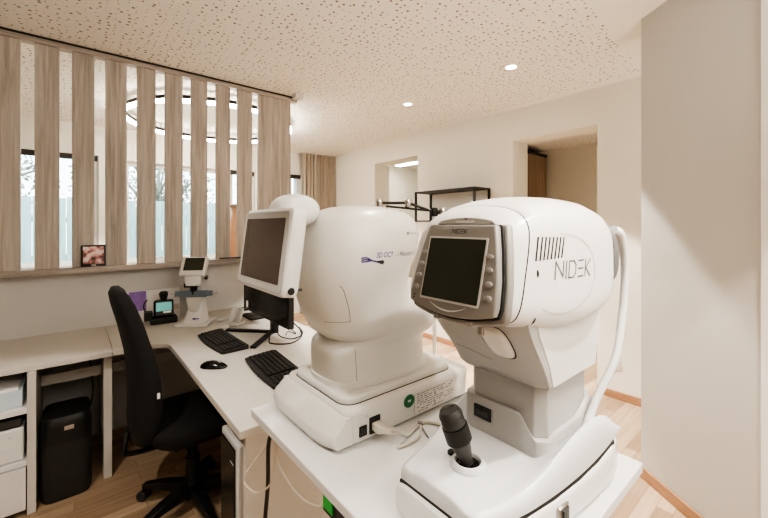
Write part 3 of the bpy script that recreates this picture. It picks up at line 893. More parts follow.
for z, k in ((0.405, 0.90), (0.42, 0.97), (0.45, 1.0), (0.475, 0.99), (0.492, 0.93), (0.498, 0.8)):
    secs.append([V((CXc + 0.04 + u * k, CYc + 0.03 + v * k, z + 0.02 * (1 if u > 0.18 else 0) * 0)) for u, v in superell(0, 0, 0.245, 0.235, 3.6, 40)])
mb.loft(secs)
mb.build('seat', M['fabric'], t, sharp=70)
MB().tube([(0.20, 2.17, 0.46), (0.185, 2.17, 0.37), (0.205, 2.16, 0.345), (0.31, 2.14, 0.345), (0.48, 2.12, 0.36)], 0.02, 10, smooth=6, flat=(2.0, 0.55)).build('back_support', M['black'], t)
MB().box(0.37, 0.59, 2.02, 2.20, 0.345, 0.404).build('seat_mechanism', M['black'], t, bevel=0.012)
MB().tube([(0.57, 1.90, 0.38), (0.61, 1.85, 0.40), (0.63, 1.84, 0.50), (0.62, 1.84, 0.60)], 0.022, 10, smooth=6, flat=(1.5, 0.7)).build('arm_post', M['black'], t)
MB().tube([(0.43, 2.02, 0.36), (0.42, 1.92, 0.36)], 0.008, 8).build('lever', M['black'], t)
MB().lathe([(0.001, 0.06), (0.045, 0.06), (0.045, 0.13), (0.032, 0.15), (0.032, 0.26), (0.024, 0.265), (0.024, 0.345), (0.001, 0.345)], Matrix.Translation((CXc, CYc, 0)), 20).build('gas_column', M['black'], t)
for k in range(5):
    a = math.radians(131 + 72 * k)
    d = V((math.cos(a), math.sin(a), 0)); n = V((-d.y, d.x, 0))
    c = V((CXc, CYc, 0))
    mb = MB()
    mb.loft([[c + d * s + n * (w * q) + V((0, 0, z)) for q, z in ((-1, zt - 0.0), (1, zt), (1, zb), (-1, zb))] for s, w, zt, zb in ((0.035, 0.03, 0.13, 0.075), (0.16, 0.024, 0.118, 0.075), (0.285, 0.017, 0.088, 0.062))])
    lg = mb.build('leg', M['black'], t, bevel=0.006)
    e = c + d * 0.285
    mb = MB()
    for s in (-1, 1):
        mx = Matrix.Translation(e + n * (0.016 * s) + V((0, 0, 0.027))) @ Matrix.Rotation(a, 4, 'Z') @ Matrix.Rotation(PI / 2, 4, 'X')
        mb.lathe([(0.001, -0.011), (0.022, -0.011), (0.0265, -0.006), (0.0265, 0.006), (0.022, 0.011), (0.001, 0.011)], mx, 18)
    mb.tube([e + V((0, 0, 0.03)), e + V((0, 0, 0.062))], 0.006, 8)
    mb.build('caster', M['dgrey'], lg)

# ================================================================== INSTRUMENT TABLE
TZ = 0.865
t = thing('instrument_table', 'white lift table carrying both large eye instruments', 'table', (0.75, 0.73, 0))
MB().box(0.431, 1.074, 0.289, 1.176, 0.84, TZ).build('tabletop', M['table'], t, bevel=0.003)
MB().box(0.60, 0.92, 0.45, 1.02, 0.80, 0.8395).build('underframe', M['lgrey'], t, bevel=0.004)
MB().box(0.70, 0.82, 0.67, 0.79, 0.40, 0.7995).build('column', M['lgrey'], t, bevel=0.006)
MB().box(0.685, 0.835, 0.655, 0.805, 0.0705, 0.3995).build('outer_column', M['white'], t, bevel=0.006)
MB().box(0.72, 0.80, 0.42, 1.04, 0.02, 0.07).box(0.48, 1.02, 0.69, 0.77, 0.02, 0.0702).build('base', M['lgrey'], t, bevel=0.006)
for x, y in ((0.76, 0.45), (0.76, 1.01), (0.51, 0.73), (0.99, 0.73)):
    MB().lathe([(0.001, 0.0005), (0.02, 0.0005), (0.02, 0.0195), (0.001, 0.0195)], Matrix.Translation((x, y, 0)), 14).build('foot', M['black'], t)
sw = MB().box(0.445, 0.50, 0.60, 0.755, 0.785, 0.8395).build('switch_box', M['black'], t, bevel=0.003)
MB().box(0.441, 0.4452, 0.708, 0.748, 0.798, 0.834).build('rocker', M['green_lit'], sw, bevel=0.002)
mb = MB().box(0.4415, 0.4452, 0.615, 0.69, 0.79, 0.837)
for k in range(3):
    mb.box(0.4408, 0.4416, 0.645, 0.650, 0.80 + k * 0.01, 0.805 + k * 0.01, 1)
mb.build('hand_control', [M['dgrey'], M['label']], sw)
t = thing('table_cable', 'thin white cable looping below the instrument table edge', 'cable', (0.47, 1.2, 0.6))
MB().tube([(0.50, 1.19, 0.73), (0.47, 1.235, 0.66), (0.435, 1.25, 0.60), (0.452, 1.19, 0.58), (0.478, 1.13, 0.63), (0.487, 1.12, 0.70), (0.49, 1.10, 0.80), (0.52, 1.0, 0.83)], 0.0032, 8, smooth=8).tube([(0.492, 1.10, 0.82), (0.487, 1.10, 0.72), (0.475, 1.02, 0.71), (0.462, 0.90, 0.725), (0.458, 0.79, 0.765), (0.46, 0.757, 0.81)], 0.003, 8, smooth=8).build('wire', M['cable_w'], t)
t = thing('power_lead', 'thick black lead hanging down between desk end and instrument table', 'cable', (0.51, 1.16, 0.4))
MB().tube([(0.55, 1.10, 0.81), (0.505, 1.13, 0.80), (0.485, 1.16, 0.75), (0.485, 1.17, 0.60), (0.478, 1.18, 0.45), (0.485, 1.2, 0.2), (0.52, 1.22, 0.01), (0.62, 1.15, 0.006)], 0.0065, 10, smooth=8).build('wire', M['black'], t)

# ================================================================== AUTOREFRACTOR (right, nearest)
t = thing('autorefractor', 'white eye instrument with square monitor and joystick at the near table end', 'eye instrument', (0.75, 0.466, TZ))
NB = 0.466


def ysec(x_of, y0, y1, z0, z1, n, seg=56):
    """section in the y-z plane; x_of(z) gives x so that the section may lean"""
    pts = superell((y0 + y1) / 2, (z0 + z1) / 2, (y1 - y0) / 2, (z1 - z0) / 2, n, seg)
    return [V((x_of(z), y, z)) for y, z in pts]


# --- base skirt and cover: wedge in plan, rising toward the back
def base_half(a):
    s = (a - 0.505) / (0.97 - 0.505)
    s = max(0, min(1, s))
    return 0.098 + 0.062 * math.sin(min(1, s * 1.12) * PI / 2) ** 0.9


def basesec(a, h, z0, z1, n=7, seg=56, inset=0):
    return ysec(lambda z: a, NB - h + inset, NB + h - inset, z0, z1, n, seg)


mb = MB()
secs = [basesec(0.500, 0.085, 0.878, 0.918), basesec(0.503, 0.096, 0.8675, 0.926)]
for a in (0.53, 0.57, 0.62, 0.68, 0.75, 0.82, 0.88, 0.93):
    zt = 0.930 + 0.028 * max(0, (a - 0.62) / 0.3) ** 1.3
    secs.append(basesec(a, base_half(a), 0.8655, zt))
secs += [basesec(0.972, 0.154, 0.8665, 0.964), basesec(0.988, 0.142, 0.872, 0.958), basesec(0.994, 0.12, 0.885, 0.94)]
mb.loft(secs)
skirt = mb.build('base', M['white'], t, sharp=60)
# cover: plateau with raised shoulders; profile per station
mb = MB()
def coversec(a, inset=0.004, lift=0.0):
    h = base_half(a) - inset
    s = (a - 0.51) / 0.46
    zb = 0.9335 + 0.028 * max(0, (a - 0.62) / 0.3) ** 1.3
    flat = 0.968 + 0.004 * s                       # plateau
    g = max(0, min(1, (a - 0.60) / 0.25)); g = g * g * (3 - 2 * g)
    r_ = max(0, min(1, (a - 0.86) / 0.125)); r_ = r_ ** 2.2
    sh = flat - 0.006 * (1 - g) + 0.057 * g * (1 - 0.9 * r_)  # shoulder height
    pts = []
    prof = [(h, zb), (h, zb + (sh - zb) * 0.45), (h - 0.004, zb + (sh - zb) * 0.75), (h - 0.010, sh - 0.004), (h - 0.016, sh), (h - 0.028, sh - 0.002 - 0.012 * g), (h - 0.045, flat + (sh - flat) * 0.35), (h - 0.062, flat), (0.03, flat + 0.001)]
    for u, z in prof:
        pts.append(V((a, NB - u, z + lift)))
    for u, z in reversed(prof):
        pts.append(V((a, NB + u, z + lift)))
    return pts
st = [0.512, 0.518] + [0.53 + 0.015 * i for i in range(31)] + [0.984, 0.986]
secs = []
for a in st:
    s = coversec(a)
    if a < 0.52:
        k = (0.52 - a) / 0.008
        s = [V((p.x, NB + (p.y - NB) * (1 - 0.05 * k), 0.9335 + (p.z - 0.9335) * (1 - 0.22 * k))) for p in s]
    secs.append(s)
mb.loft(secs)
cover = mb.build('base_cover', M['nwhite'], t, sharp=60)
# dark shadow gap between skirt and cover
mb = MB()
secs = [basesec(a, base_half(a) - 0.005, 0.90, 0.9334 + 0.028 * max(0, (a - 0.62) / 0.3) ** 1.3, 9) for a in (0.512, 0.55, 0.62, 0.70, 0.78, 0.86, 0.95)]
mb.loft(secs)
mb.build('gap', M['seam'], t)
# lock lever on the side
b_sk = bvh_of(skirt)
mb = MB()
p = proj(b_sk, 0.712, 0.898, 0.0)
lv = MB().box(0.695, 0.735, p.y - 0.0055, p.y + 0.004, 0.880, 0.918).build('lock_plate', M['metal'], t, bevel=0.004)
MB().box(0.702, 0.711, p.y - 0.010, p.y - 0.005, 0.884, 0.914).box(0.715, 0.728, p.y - 0.008, p.y - 0.0052, 0.886, 0.912).build('lock_lever', M['dgrey'], lv, bevel=0.002)

# joystick
jx, jy, jz = 0.604, 0.460, 0.9715
mx = Matrix.Translation((jx, jy, jz))
MB().lathe([(0.023, -0.001), (0.0355, -0.001), (0.035, 0.004), (0.031, 0.009), (0.026, 0.009), (0.023, 0.004)], mx, 40).build('joystick_collar', M['nwhite'], t)
MB().lathe([(0.001, 0.001), (0.0232, 0.001), (0.0232, 0.002), (0.001, 0.002)], mx, 32).build('joystick_well', M['gblack'], t)
jm = mx @ Matrix.Rotation(math.radians(13), 4, V((0.642 * 0 + 0.55, 0.83, 0))) 
jm = mx @ Matrix.Rotation(math.radians(-19), 4, V((0.642, 0.768, 0))) @ Matrix.Diagonal((1.27, 1.27, 1.10, 1))
stick = MB().lathe([(0.001, 0.0), (0.009, 0.002), (0.011, 0.012), (0.0165, 0.045), (0.018, 0.05), (0.018, 0.06), (0.001, 0.06)], jm, 28).build('joystick', M['dgrey'], t)
MB().lathe([(0.017, 0.046), (0.0205, 0.047), (0.0205, 0.075), (0.017, 0.076)], jm, 28).build('grip_band', M['black'], stick)
MB().lathe([(0.001, 0.0765), (0.0185, 0.0765), (0.0188, 0.086), (0.0175, 0.090), (0.019, 0.092), (0.019, 0.098), (0.015, 0.106), (0.009, 0.1075), (0.008, 0.106), (0.001, 0.106)], jm, 28).build('stick_cap', M['dgrey'], stick)
MB().lathe([(0.001, 0.0), (0.007, 0.0), (0.0075, 0.005), (0.004, 0.009), (0.001, 0.009)], Matrix.Translation((0.606, 0.505, 0.9705)), 18).build('knob', M['black'], t)

# pedestal foot around the stem, with raised arch at the front
def rectsec(x0, x1, y0, y1, z, ch):
    return [V(p) for p in ((x0 + ch, y0, z), (x1 - ch, y0, z), (x1, y0 + ch, z), (x1, y1 - ch, z), (x1 - ch, y1, z), (x0 + ch, y1, z), (x0, y1 - ch, z), (x0, y0 + ch, z))]
mb = MB()
FX0, FX1, FY0, FY1 = 0.728, 0.975, 0.362, 0.572
n = 40
per = []
ch = 0.02
def fz(x, y):
    zt = 1.012
    if x < FX0 + 0.03:
        d = abs(y - NB) / 0.1
        k = max(0, min(1, (0.085 - (NB - y)) / 0.04)) if y < NB else 1.0
        k = k * k * (3 - 2 * k)
        zt = 1.005 + 0.042 * k
    if x > 0.9:
        zt = 1.012 + (x - 0.9) * 0.5
    return zt
front = [(FX0, FY1 - ch - (FY1 - FY0 - 2 * ch) * i / 30) for i in range(31)]
ring = front + [(FX0 + ch, FY0)] + [(FX0 + ch + (FX1 - FX0 - 2 * ch) * i / 10, FY0) for i in range(1, 11)] + [(FX1, FY0 + ch), (FX1, FY1 - ch), (FX1 - ch, FY1)] + [(FX0 + ch, FY1)]
def ins(p, d):
    x, y = p
    cx, cy = (FX0 + FX1) / 2, (FY0 + FY1) / 2
    return (x + (d if x < cx else -d) * min(1, abs(x - cx) / 0.05), y + (d if y < cy else -d) * min(1, abs(y - cy) / 0.05))
mb.loft([[V((*ins(p, -0.002), 0.962)) for p in ring], [V((*p, fz(*p) - 0.006)) for p in ring], [V((*ins(p, 0.001), fz(*p) - 0.002)) for p in ring], [V((*ins(p, 0.005), fz(*p))) for p in ring], [V((*ins(p, 0.011), fz(*p) - 0.001)) for p in ring], [V((*ins(p, 0.013), 0.985)) for p in ring]])
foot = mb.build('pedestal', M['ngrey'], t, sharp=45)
skt = MB().box(0.7245, 0.7279, 0.488, 0.535, 1.000, 1.030).build('usb_socket', M['black'], t, bevel=0.002)
MB().box(0.7225, 0.7246, 0.497, 0.527, 1.009, 1.021).build('socket_insert', M['dgrey'], skt)
MB().box(0.7268, 0.7279, 0.4845, 0.4855, 0.966, 1.03).build('pedestal_seam', M['seam2'], t)
# stem
mb = MB()
mb.loft([rectsec(0.740, 0.965, 0.374, 0.562, z, 0.02) for z in (1.00, 1.135)])
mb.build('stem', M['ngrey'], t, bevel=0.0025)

# neck under the head: front leans forward as it rises
mb = MB()
def necksec(z, x0, x1, h, ch, dz=0.0):
    base = []
    ys = NB
    # chamfered rectangle with slightly bowed front
    fr = [(x0 + 0.010 * (abs(q) ** 2), ys + q * (h - ch)) for q in [1 - 2 * i / 16 for i in range(17)]]
    pts = fr + [(x0 + ch * 0.9, ys - h)] + [(x0 + ch + (x1 - x0 - 2 * ch) * i / 8, ys - h) for i in range(1, 9)] + [(x1, ys - h + ch), (x1, ys + h - ch), (x1 - ch, ys + h)] + [(x0 + ch * 0.9, ys + h)]
    return [V((x, y, z + dz * max(0, 1 - ((y - ys) / (h - ch)) ** 2) * (1 if x < x0 + 0.03 else 0))) for x, y in pts]
secs = [necksec(1.118, 0.712, 0.968, 0.108, 0.024, 0.014), necksec(1.124, 0.707, 0.972, 0.111, 0.024, 0.010)]
for z, x0, h in ((1.15, 0.690, 0.113), (1.18, 0.668, 0.1155), (1.21, 0.643, 0.118), (1.24, 0.620, 0.120), (1.27, 0.602, 0.122), (1.30, 0.598, 0.12), (1.33, 0.598, 0.11)):
    secs.append(necksec(z, x0, 0.972, h, 0.026))
mb.loft(secs)
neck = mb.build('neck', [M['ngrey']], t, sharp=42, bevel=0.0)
b_nk = bvh_of(neck)
# white side cheeks of the neck
for s in (-1, 1):
    mb = MB()
    secs = []
    for z, x0, h in ((1.1205, 0.742, 0.1115), (1.15, 0.728, 0.1135), (1.18, 0.711, 0.116), (1.21, 0.690, 0.1185), (1.24, 0.667, 0.1205), (1.275, 0.655, 0.1225)):
        secs.append([V((x0, NB + s * (h - 0.004), z)), V((x0 + 0.002, NB + s * (h + 0.001), z)), V((0.955, NB + s * (h + 0.001), z)), V((0.955, NB + s * (h - 0.004), z))])
    mb.loft(secs)
    mb.build('neck_cheek', M['white'], t)
MB().box(0.9725, 0.979, NB - 0.105, NB + 0.105, 1.15, 1.245).build('rear_strip', M['dgrey'], t)
MB().lathe([(0.001, -0.03), (0.008, -0.03), (0.012, -0.008), (0.012, 0.008), (0.008, 0.02), (0.001, 0.02)], Matrix.Translation((0.99, NB - 0.09, 1.258)) @ Matrix.Rotation(PI / 2, 4, 'Y'), 14).build('chin_knob', M['white'], t)

# head
def lean(a, sh):
    return lambda z: a + (z - 1.375) * sh
H = [  # a, half width, z0, z1, lean, exponent
    (0.566, 0.098, 1.292, 1.452, 0.26, 6), (0.570, 0.108, 1.284, 1.464, 0.26, 6),
    (0.580, 0.116, 1.279, 1.475, 0.26, 5.5), (0.600, 0.124, 1.272, 1.485, 0.26, 5.0), (0.609, 0.1275, 1.2695, 1.4885, 0.26, 5.0)]
G = [(0.6095, 0.1255, 1.2715, 1.4865, 0.26, 5.0), (0.6115, 0.1255, 1.2705, 1.4868, 0.26, 5.0)]
R_ = [(0.612, 0.1283, 1.2685, 1.489, 0.26, 5.0), (0.64, 0.136, 1.260, 1.498, 0.22, 4.8), (0.69, 0.146, 1.248, 1.507, 0.14, 4.4), (0.74, 0.154, 1.241, 1.5125, 0.07, 4.2),
      (0.80, 0.159, 1.239, 1.5135, 0.02, 4.0), (0.86, 0.160, 1.243, 1.511, 0.0, 3.8), (0.91, 0.159, 1.253, 1.500, 0.0, 3.6), (0.945, 0.154, 1.268, 1.482, 0.0, 3.4),
      (0.97, 0.146, 1.288, 1.458, 0.0, 3.2), (0.984, 0.134, 1.308, 1.438, 0.0, 3.0), (0.990, 0.11, 1.33, 1.415, 0.0, 2.8)]
allh = H + G + R_
def headsec(a, h, z0, z1, sh, n):
    Hh = z1 - z0
    half = [(0.0, 0.0), (0.45, 0.0), (0.72, 0.012), (0.90, 0.055), (0.975, 0.13), (1.0, 0.24), (1.0, 0.42), (0.998, 0.58), (0.985, 0.70), (0.95, 0.80), (0.86, 0.885), (0.68, 0.95), (0.40, 0.988), (0.0, 1.0)]
    full = half + [(-u, v) for u, v in half[-2:0:-1]]
    m_ = len(full)
    pts = []
    for i in range(m_):
        p0, p1, p2, p3 = [V((*full[(i + k) % m_], 0)) for k in (-1, 0, 1, 2)]
        for k in range(4):
            t_ = k / 4
            q = 0.5 * ((2 * p1) + (-p0 + p2) * t_ + (2 * p0 - 5 * p1 + 4 * p2 - p3) * t_ * t_ + (-p0 + 3 * p1 - 3 * p2 + p3) * t_ ** 3)
            z = z0 + Hh * q.y
            pts.append(V((a + (z - 1.375) * sh, NB - h * q.x, z)))
    return pts
secs = [headsec(*q) for q in allh]
rm = [0] * (len(allh) - 1)
rm[len(H) - 1] = 1; rm[len(H)] = 1; rm[len(H) + 1] = 1
rm = [0] * (len(H) - 1) + [1, 1, 1] + [0] * (len(R_) - 1)
mb = MB(); mb.loft(secs, True, 0, rm)
head = mb.build('head_housing', [M['white'], M['seam']], t, sharp=50)
b_hd = bvh_of(head)
# dark patient-side visor
mb = MB()
mb.loft([ysec(lambda z, a=a: a, NB - h, NB + h, z0, z1, n, 48) for a, h, z0, z1, n in ((0.968, 0.1490, 1.284, 1.466, 3.4), (0.992, 0.1500, 1.286, 1.464, 3.4), (1.008, 0.146, 1.296, 1.454, 3.2), (1.014, 0.130, 1.312, 1.436, 3.0))])
mb.build('patient_visor', M['dvisor'], t, sharp=60)

# side oval recess line, vent slots, screws and lettering on the near side
def side_strip(mb, pts, w, mi=0, off=0.0006):
    """thin ribbon lying on the housing along (x,z) points"""
    P_ = catmull([V((x, z, 0)) for x, z in pts], 8)
    L_, R2 = [], []
    for i, p in enumerate(P_):
        d = (P_[min(i + 1, len(P_) - 1)] - P_[max(i - 1, 0)]).normalized()
        n_ = V((-d.y, d.x, 0)) * w / 2
        L_.append(proj(b_hd, p.x + n_.x, p.y + n_.y, off)); R2.append(proj(b_hd, p.x - n_.x, p.y - n_.y, off))
    for i in range(len(P_) - 1):
        mb.poly([L_[i], L_[i + 1], R2[i + 1], R2[i]], mi)
mb = MB()
ov = []
for k in range(33):
    a = math.radians(-130 + 222 * k / 32)
    ov.append((0.705 + 0.120 * math.cos(a) * (1 if math.cos(a) > 0 else 0.8), 1.358 + 0.075 * math.sin(a)))
side_strip(mb, ov, 0.0042)
mb.build('side_groove', M['lgrey'], t)
mb = MB()
for k in range(8):
    x = 0.630 + k * 0.0098
    x2 = x + 0.012
    zt = 1.4285 - 0.0002 * k; zb = 1.385 + 0.0005 * k
    q = [proj(b_hd, x2, zt, 0.0007), proj(b_hd, x2 + 0.0042, zt, 0.0007), proj(b_hd, x + 0.0042, zb, 0.0007), proj(b_hd, x, zb, 0.0007)]
    mb.poly(q)
mb.build('vent', M['seam'], t)
for (x, z) in ((0.634, 1.363), (0.630, 1.278)):
    MB().poly([proj(b_hd, x + 0.0035 * math.cos(a) * (1 if math.cos(a) > 0 else 0.4), z + 0.007 * math.sin(a), 0.0008) for a in [2 * PI * i / 16 for i in range(16)]]).build('screw_hole', M['seam'], t)
NL = dict(N=[[(0, 0), (0, 1)], [(0, 1), (.62, .12)], [(.62, 0.12), (.62, 1)]], I=[[(0, 0), (0, 1)]], D=[[(0, 0), (0, 1)], [(0, .97), (.38, .97), (.58, .75), (.58, .25), (.38, .03), (0, .03)]],
          E=[[(0, .97), (.5, .97)], [(0, .5), (.5, .5)], [(0, .03), (.5, .03)]], K=[[(0, 0), (0, 1)], [(.5, 1), (.06, .5), (.52, 0)]])
def strokes(mb, fn, w, h, lw, mi=0, dens=6):
    x = 0
    adv = dict(N=.86, I=.24, D=.82, E=.72, K=.6)
    tot = sum(adv[c] for c in 'NIDEK')
    for c in 'NIDEK':
        for pl in NL[c]:
            for (x0, y0), (x1, y1) in zip(pl[:-1], pl[1:]):
                d = V((x1 - x0, (y1 - y0) * h / w * tot * 0 + (y1 - y0), 0))
                A = V(((x + x0) / tot * w, y0 * h, 0)); B = V(((x + x1) / tot * w, y1 * h, 0))
                dd = (B - A).normalized(); nn = V((-dd.y, dd.x, 0)) * lw / 2
                A2, B2 = A - dd * lw * 0.3, B + dd * lw * 0.3
                for k in range(dens):
                    p, q = A2.lerp(B2, k / dens), A2.lerp(B2, (k + 1) / dens)
                    mb.poly([fn(p.x + nn.x, p.y + nn.y), fn(q.x + nn.x, q.y + nn.y), fn(q.x - nn.x, q.y - nn.y), fn(p.x - nn.x, p.y - nn.y)], mi)
        x += adv[c]
mb = MB()
strokes(mb, lambda u, v: proj(b_hd, 0.680 + u + 0.12 * v, 1.349 + v, 0.0008), 0.122, 0.033, 0.0030)
mb.build('side_logo', M['logo_grey'], t)  # grey strokes stand for shading on raised white letters

# monitor unit on the front (leaning back)
ux, uv = V((0, -1, 0)), V((0.04, 0, 0.155)).normalized()   # u to the operator's right, v up
MBc = NB - 0.019
C0 = V((0.5575, MBc, 1.3695))
fb = frame3(C0 - V((0.0, 0, 0)), ux, uv)                    # third axis = outward (u x v)
nrm = ux.cross(uv)
if nrm.x > 0:
    fb0 = fb
    fb = lambda a, b, c=0.0: fb0(a, b, -c)
def outline_monitor(k=1.0, dx=0.0):
    pts = []
    w, h = 0.1005 * k, 0.081 * k
    for i in range(17):
        q = -1 + 2 * i / 16
        pts.append((q * (w - 0.012), -h - 0.013 * (1 - q * q) + 0.002))
    pts += [(w - 0.003, -h * 0.93), (w, -h * 0.75), (w - 0.003, -h * 0.2), (w - 0.012, h * 0.45), (w - 0.021, h * 0.95), (w - 0.024, h)]
    pts += [(-(w - 0.024), h), (-(w - 0.021), h * 0.95), (-(w - 0.012), h * 0.45), (-(w - 0.003), -h * 0.2), (-w, -h * 0.75), (-(w - 0.003), -h * 0.93)]
    return pts
mb = MB()
mb.loft([[fb(a, b, c) for a, b in outline_monitor(k)] for k, c in ((1.03, -0.006), (1.03, 0.001))])
mb.build('monitor_gap', M['black'], t)
mb = MB()
mb.loft([[fb(a, b, c) for a, b in outline_monitor(k)] for k, c in ((1.0, 0.0012), (1.0, 0.010), (0.985, 0.0135), (0.95, 0.015))])
mon = mb.build('monitor_bezel', M['silver'], t, sharp=50)
mb = MB()
mb.prism(rrect(-0.069, 0.069, -0.068, 0.0555, 0.003), lambda u, v, w: fb(u, v, w), 0.0152, 0.017)
mb.build('screen_surround', M['lgrey'], mon)
mb = MB()
mb.prism(rrect(-0.0655, 0.0655, -0.064, 0.052, 0.002), lambda u, v, w: fb(u, v, w), 0.0171, 0.0178)
mb.build('screen', M['screen'], mon)
for s in (-1, 1):
    for k in range(4):
        b = 0.022 - k * 0.0235
        mb = MB()
        a0 = s * (0.0805 + 0.0045 * (k - 1.5) * 0.6)
        mb.loft([[fb(a0 + r * 1.15 * math.cos(q), b + r * 0.85 * math.sin(q), c) for q in [2 * PI * i / 18 for i in range(18)]] for r, c in ((0.0062, 0.0151), (0.0060, 0.0185), (0.004, 0.0195))])
        mb.build('button', M['button'], mon)
mb = MB()
for k in range(2):
    b = -0.058 + k * 0.0
    mb.prism(superell(-0.086, -0.064 - 0.006 * k, 0.0018, 0.0018, 2, 12), lambda u, v, w: fb(u, v, w), 0.0151, 0.0156)
mb.build('indicator_lamp', M['black'], mon)
mb = MB()
arc = [fb(q * 0.045, -0.0705 - 0.0135 * (1 - q * q), 0.0153) for q in [-1 + 2 * i / 20 for i in range(21)]]
arc2 = [fb(q * 0.045, -0.070 - 0.0115 * (1 - q * q), 0.0153) for q in [-1 + 2 * i / 20 for i in range(21)]]
for i in range(20):
    mb.poly([arc[i], arc[i + 1], arc2[i + 1], arc2[i]])
mb.build('arc_line', M['white_ink'], mon)
mb = MB()
strokes(mb, lambda u, v: fb(-0.016 + u + 0.12 * v, 0.0625 + v, 0.0153), 0.036, 0.0085, 0.0013, dens=1)
mb.build('front_logo', M['logo_dark'], mon)
# grey name strip above the monitor
mb = MB()
ns = []
for i in range(17):
    q = -1 + 2 * i / 16
    ns.append((q * 0.068, 0.0845))
for i in range(17):
    q = 1 - 2 * i / 16
    ns.append((q * 0.062, 0.0905 + 0.007 * (1 - q * q)))
mb.prism(ns, lambda u, v, w: fb(u, v, w), -0.012, 0.003)
strip = mb.build('name_strip', M['grey'], t, bevel=0.001)
mb = MB()
add_text(mb, 'TONOREF', lambda u, v: fb(-0.022 + u, 0.0868 + v, 0.0034), 0.046, 0.0042)
mb.build('name_lettering', M['white_ink'], strip)
mb = MB()
mb.prism(superell(0.002, 0.0945, 0.0035, 0.0012, 2, 12), lambda u, v, w: fb(u, v, w), 0.003, 0.0034)
mb.build('name_mark', M['seam'], strip)
# silver frame shoulders below and beside the monitor
mb = MB()
mb.loft([[fb(a, b - 0.002, c) for a, b in outline_monitor(k)] for k, c in ((1.10, -0.020), (1.085, -0.009), (1.05, -0.0062))])
mb.build('monitor_surround', M['silver'], t, sharp=60)
for a in (-0.035, 0.042):
    MB().obox(Matrix.Translation(fb(a, -0.096, -0.005)), 0.012, 0.012, 0.010).build('monitor_hinge', M['grey'], t, bevel=0.002)

# oval access cover on the neck front: follows the neck surface
def npx(y, z, off=0.001):
    h = b_nk.ray_cast(V((0.2, y, z)), V((1, 0, 0)))
    if h[0] is None:
        return V((0.65, y, z))
    n_ = h[1]
    if n_.x > 0:
        n_ = -n_
    return h[0] + n_ * off
def nring(cy, cz, ry, rz, off, n=3, seg=40):
    return [npx(y, z, off) for y, z in superell(cy, cz, ry, rz, n, seg)]
oc = (NB - 0.050, 1.219)
mb = MB()
r0, r1 = nring(*oc, 0.031, 0.038, 0.0006), nring(*oc, 0.029, 0.036, 0.0006)
for i in range(40):
    j = (i + 1) % 40
    mb.poly([r0[i], r0[j], r1[j], r1[i]])
mb.build('cover_seam', M['seam'], t)
mb = MB()
mb.loft([nring(*oc, 0.028, 0.035, 0.0004), nring(*oc, 0.027, 0.034, 0.003), nring(*oc, 0.021, 0.027, 0.006), nring(*oc, 0.012, 0.017, 0.007)])
mb.build('access_cover', M['ivory'], t, sharp=60)
mb = MB()
mb.obox(Matrix.Translation(npx(NB - 0.030, 1.246, 0.004)), 0.009, 0.012, 0.022)
mb.build('latch', M['metal'], t, bevel=0.003)
mb = MB()
l0 = [npx(NB - 0.012 + 0.1 * q, 1.165 + 0.010 * math.sin(q * 2), 0.0006) for q in [i / 14 for i in range(15)]]
l1 = [p + V((0, 0, 0.0014)) for p in l0]
for i in range(14):
    mb.poly([l0[i], l0[i + 1], l1[i + 1], l1[i]])
mb.build('neck_seam', M['seam2'], t)
# headrest arch on the patient side
for s in (-1, 1):
    y = NB + s * 0.142
    MB().tube([(1.0, y + 0.03 * -s * 0.2, 1.438), (1.02, y, 1.430), (1.04, y, 1.405), (1.058, y, 1.36), (1.058, y, 1.30), (1.04, y, 1.225), (0.995, y, 1.13), (0.945, y - s * 0.02, 1.05), (0.90, y - s * 0.03, 0.985), (0.885, y - s * 0.03, 0.966)], [0.011, 0.012, 0.011, 0.010, 0.010, 0.0095, 0.0095, 0.0095, 0.0095], 12, smooth=6, flat=(0.9, 1.0)).build('headrest_bar', M['white'], t)
MB().box(1.035, 1.05, NB - 0.142, NB + 0.142, 1.40, 1.425).build('forehead_rest', M['white'], t, bevel=0.005)

# ================================================================== OCT SCANNER (left)
t = thing('oct_scanner', 'large rounded white eye scanner with tilted touch monitor at the far table end', 'eye scanner', (0.76, 0.98, TZ))
OB = 0.98


def zsec(z, x0, x1, h, n=2.6, seg=64, tilt=0.0):
    return [V((x, y, z + tilt * (x - 0.75))) for x, y in superell((x0 + x1) / 2, OB, (x1 - x0) / 2, h, n, seg)]


# base: main block and slanted front apron
mb = MB()
bp = lambda x0, x1, h, r: rrect(x0, x1, OB - h, OB + h, r, 6)
mb.loft([[V((u, v, z)) for u, v in bp(x0, x1, h, r)] for z, x0, x1, h, r in ((0.869, 0.548, 1.05, 0.174, 0.03), (0.872, 0.545, 1.056, 0.182, 0.032), (0.945, 0.543, 1.06, 0.185, 0.034), (0.956, 0.546, 1.057, 0.182, 0.032), (0.960, 0.556, 1.048, 0.173, 0.03))])
obase = mb.build('base', M['ivory'], t, sharp=60)
mb = MB()
secs = []
for y in [OB - 0.182 + 0.372 * i / 24 for i in range(25)]:
    q = (y - OB - 0.004) / 0.186
    e = 1 - abs(q) ** 5
    dx = 0.012 * (1 - e)
    sec = [(0.560, 0.868), (0.503 + dx, 0.868), (0.488 + dx * 1.6, 0.877), (0.484 + dx * 1.6, 0.892), (0.494 + dx * 1.5, 0.912), (0.528 + dx, 0.940), (0.540, 0.948), (0.556, 0.948)]
    secs.append([V((x, y, 0.91 + (z - 0.91) * (0.86 + 0.14 * e))) for x, z in sec])
mb.loft(secs)
mb.build('front_apron', M['ivory'], t, sharp=50)
for x in (0.60, 0.96):
    for y in (OB - 0.13, OB + 0.13):
        MB().lathe([(0.001, 0.8655), (0.018, 0.8655), (0.018, 0.8688), (0.001, 0.8688)], Matrix.Translation((x, y, 0)), 14).build('foot', M['black'], t)
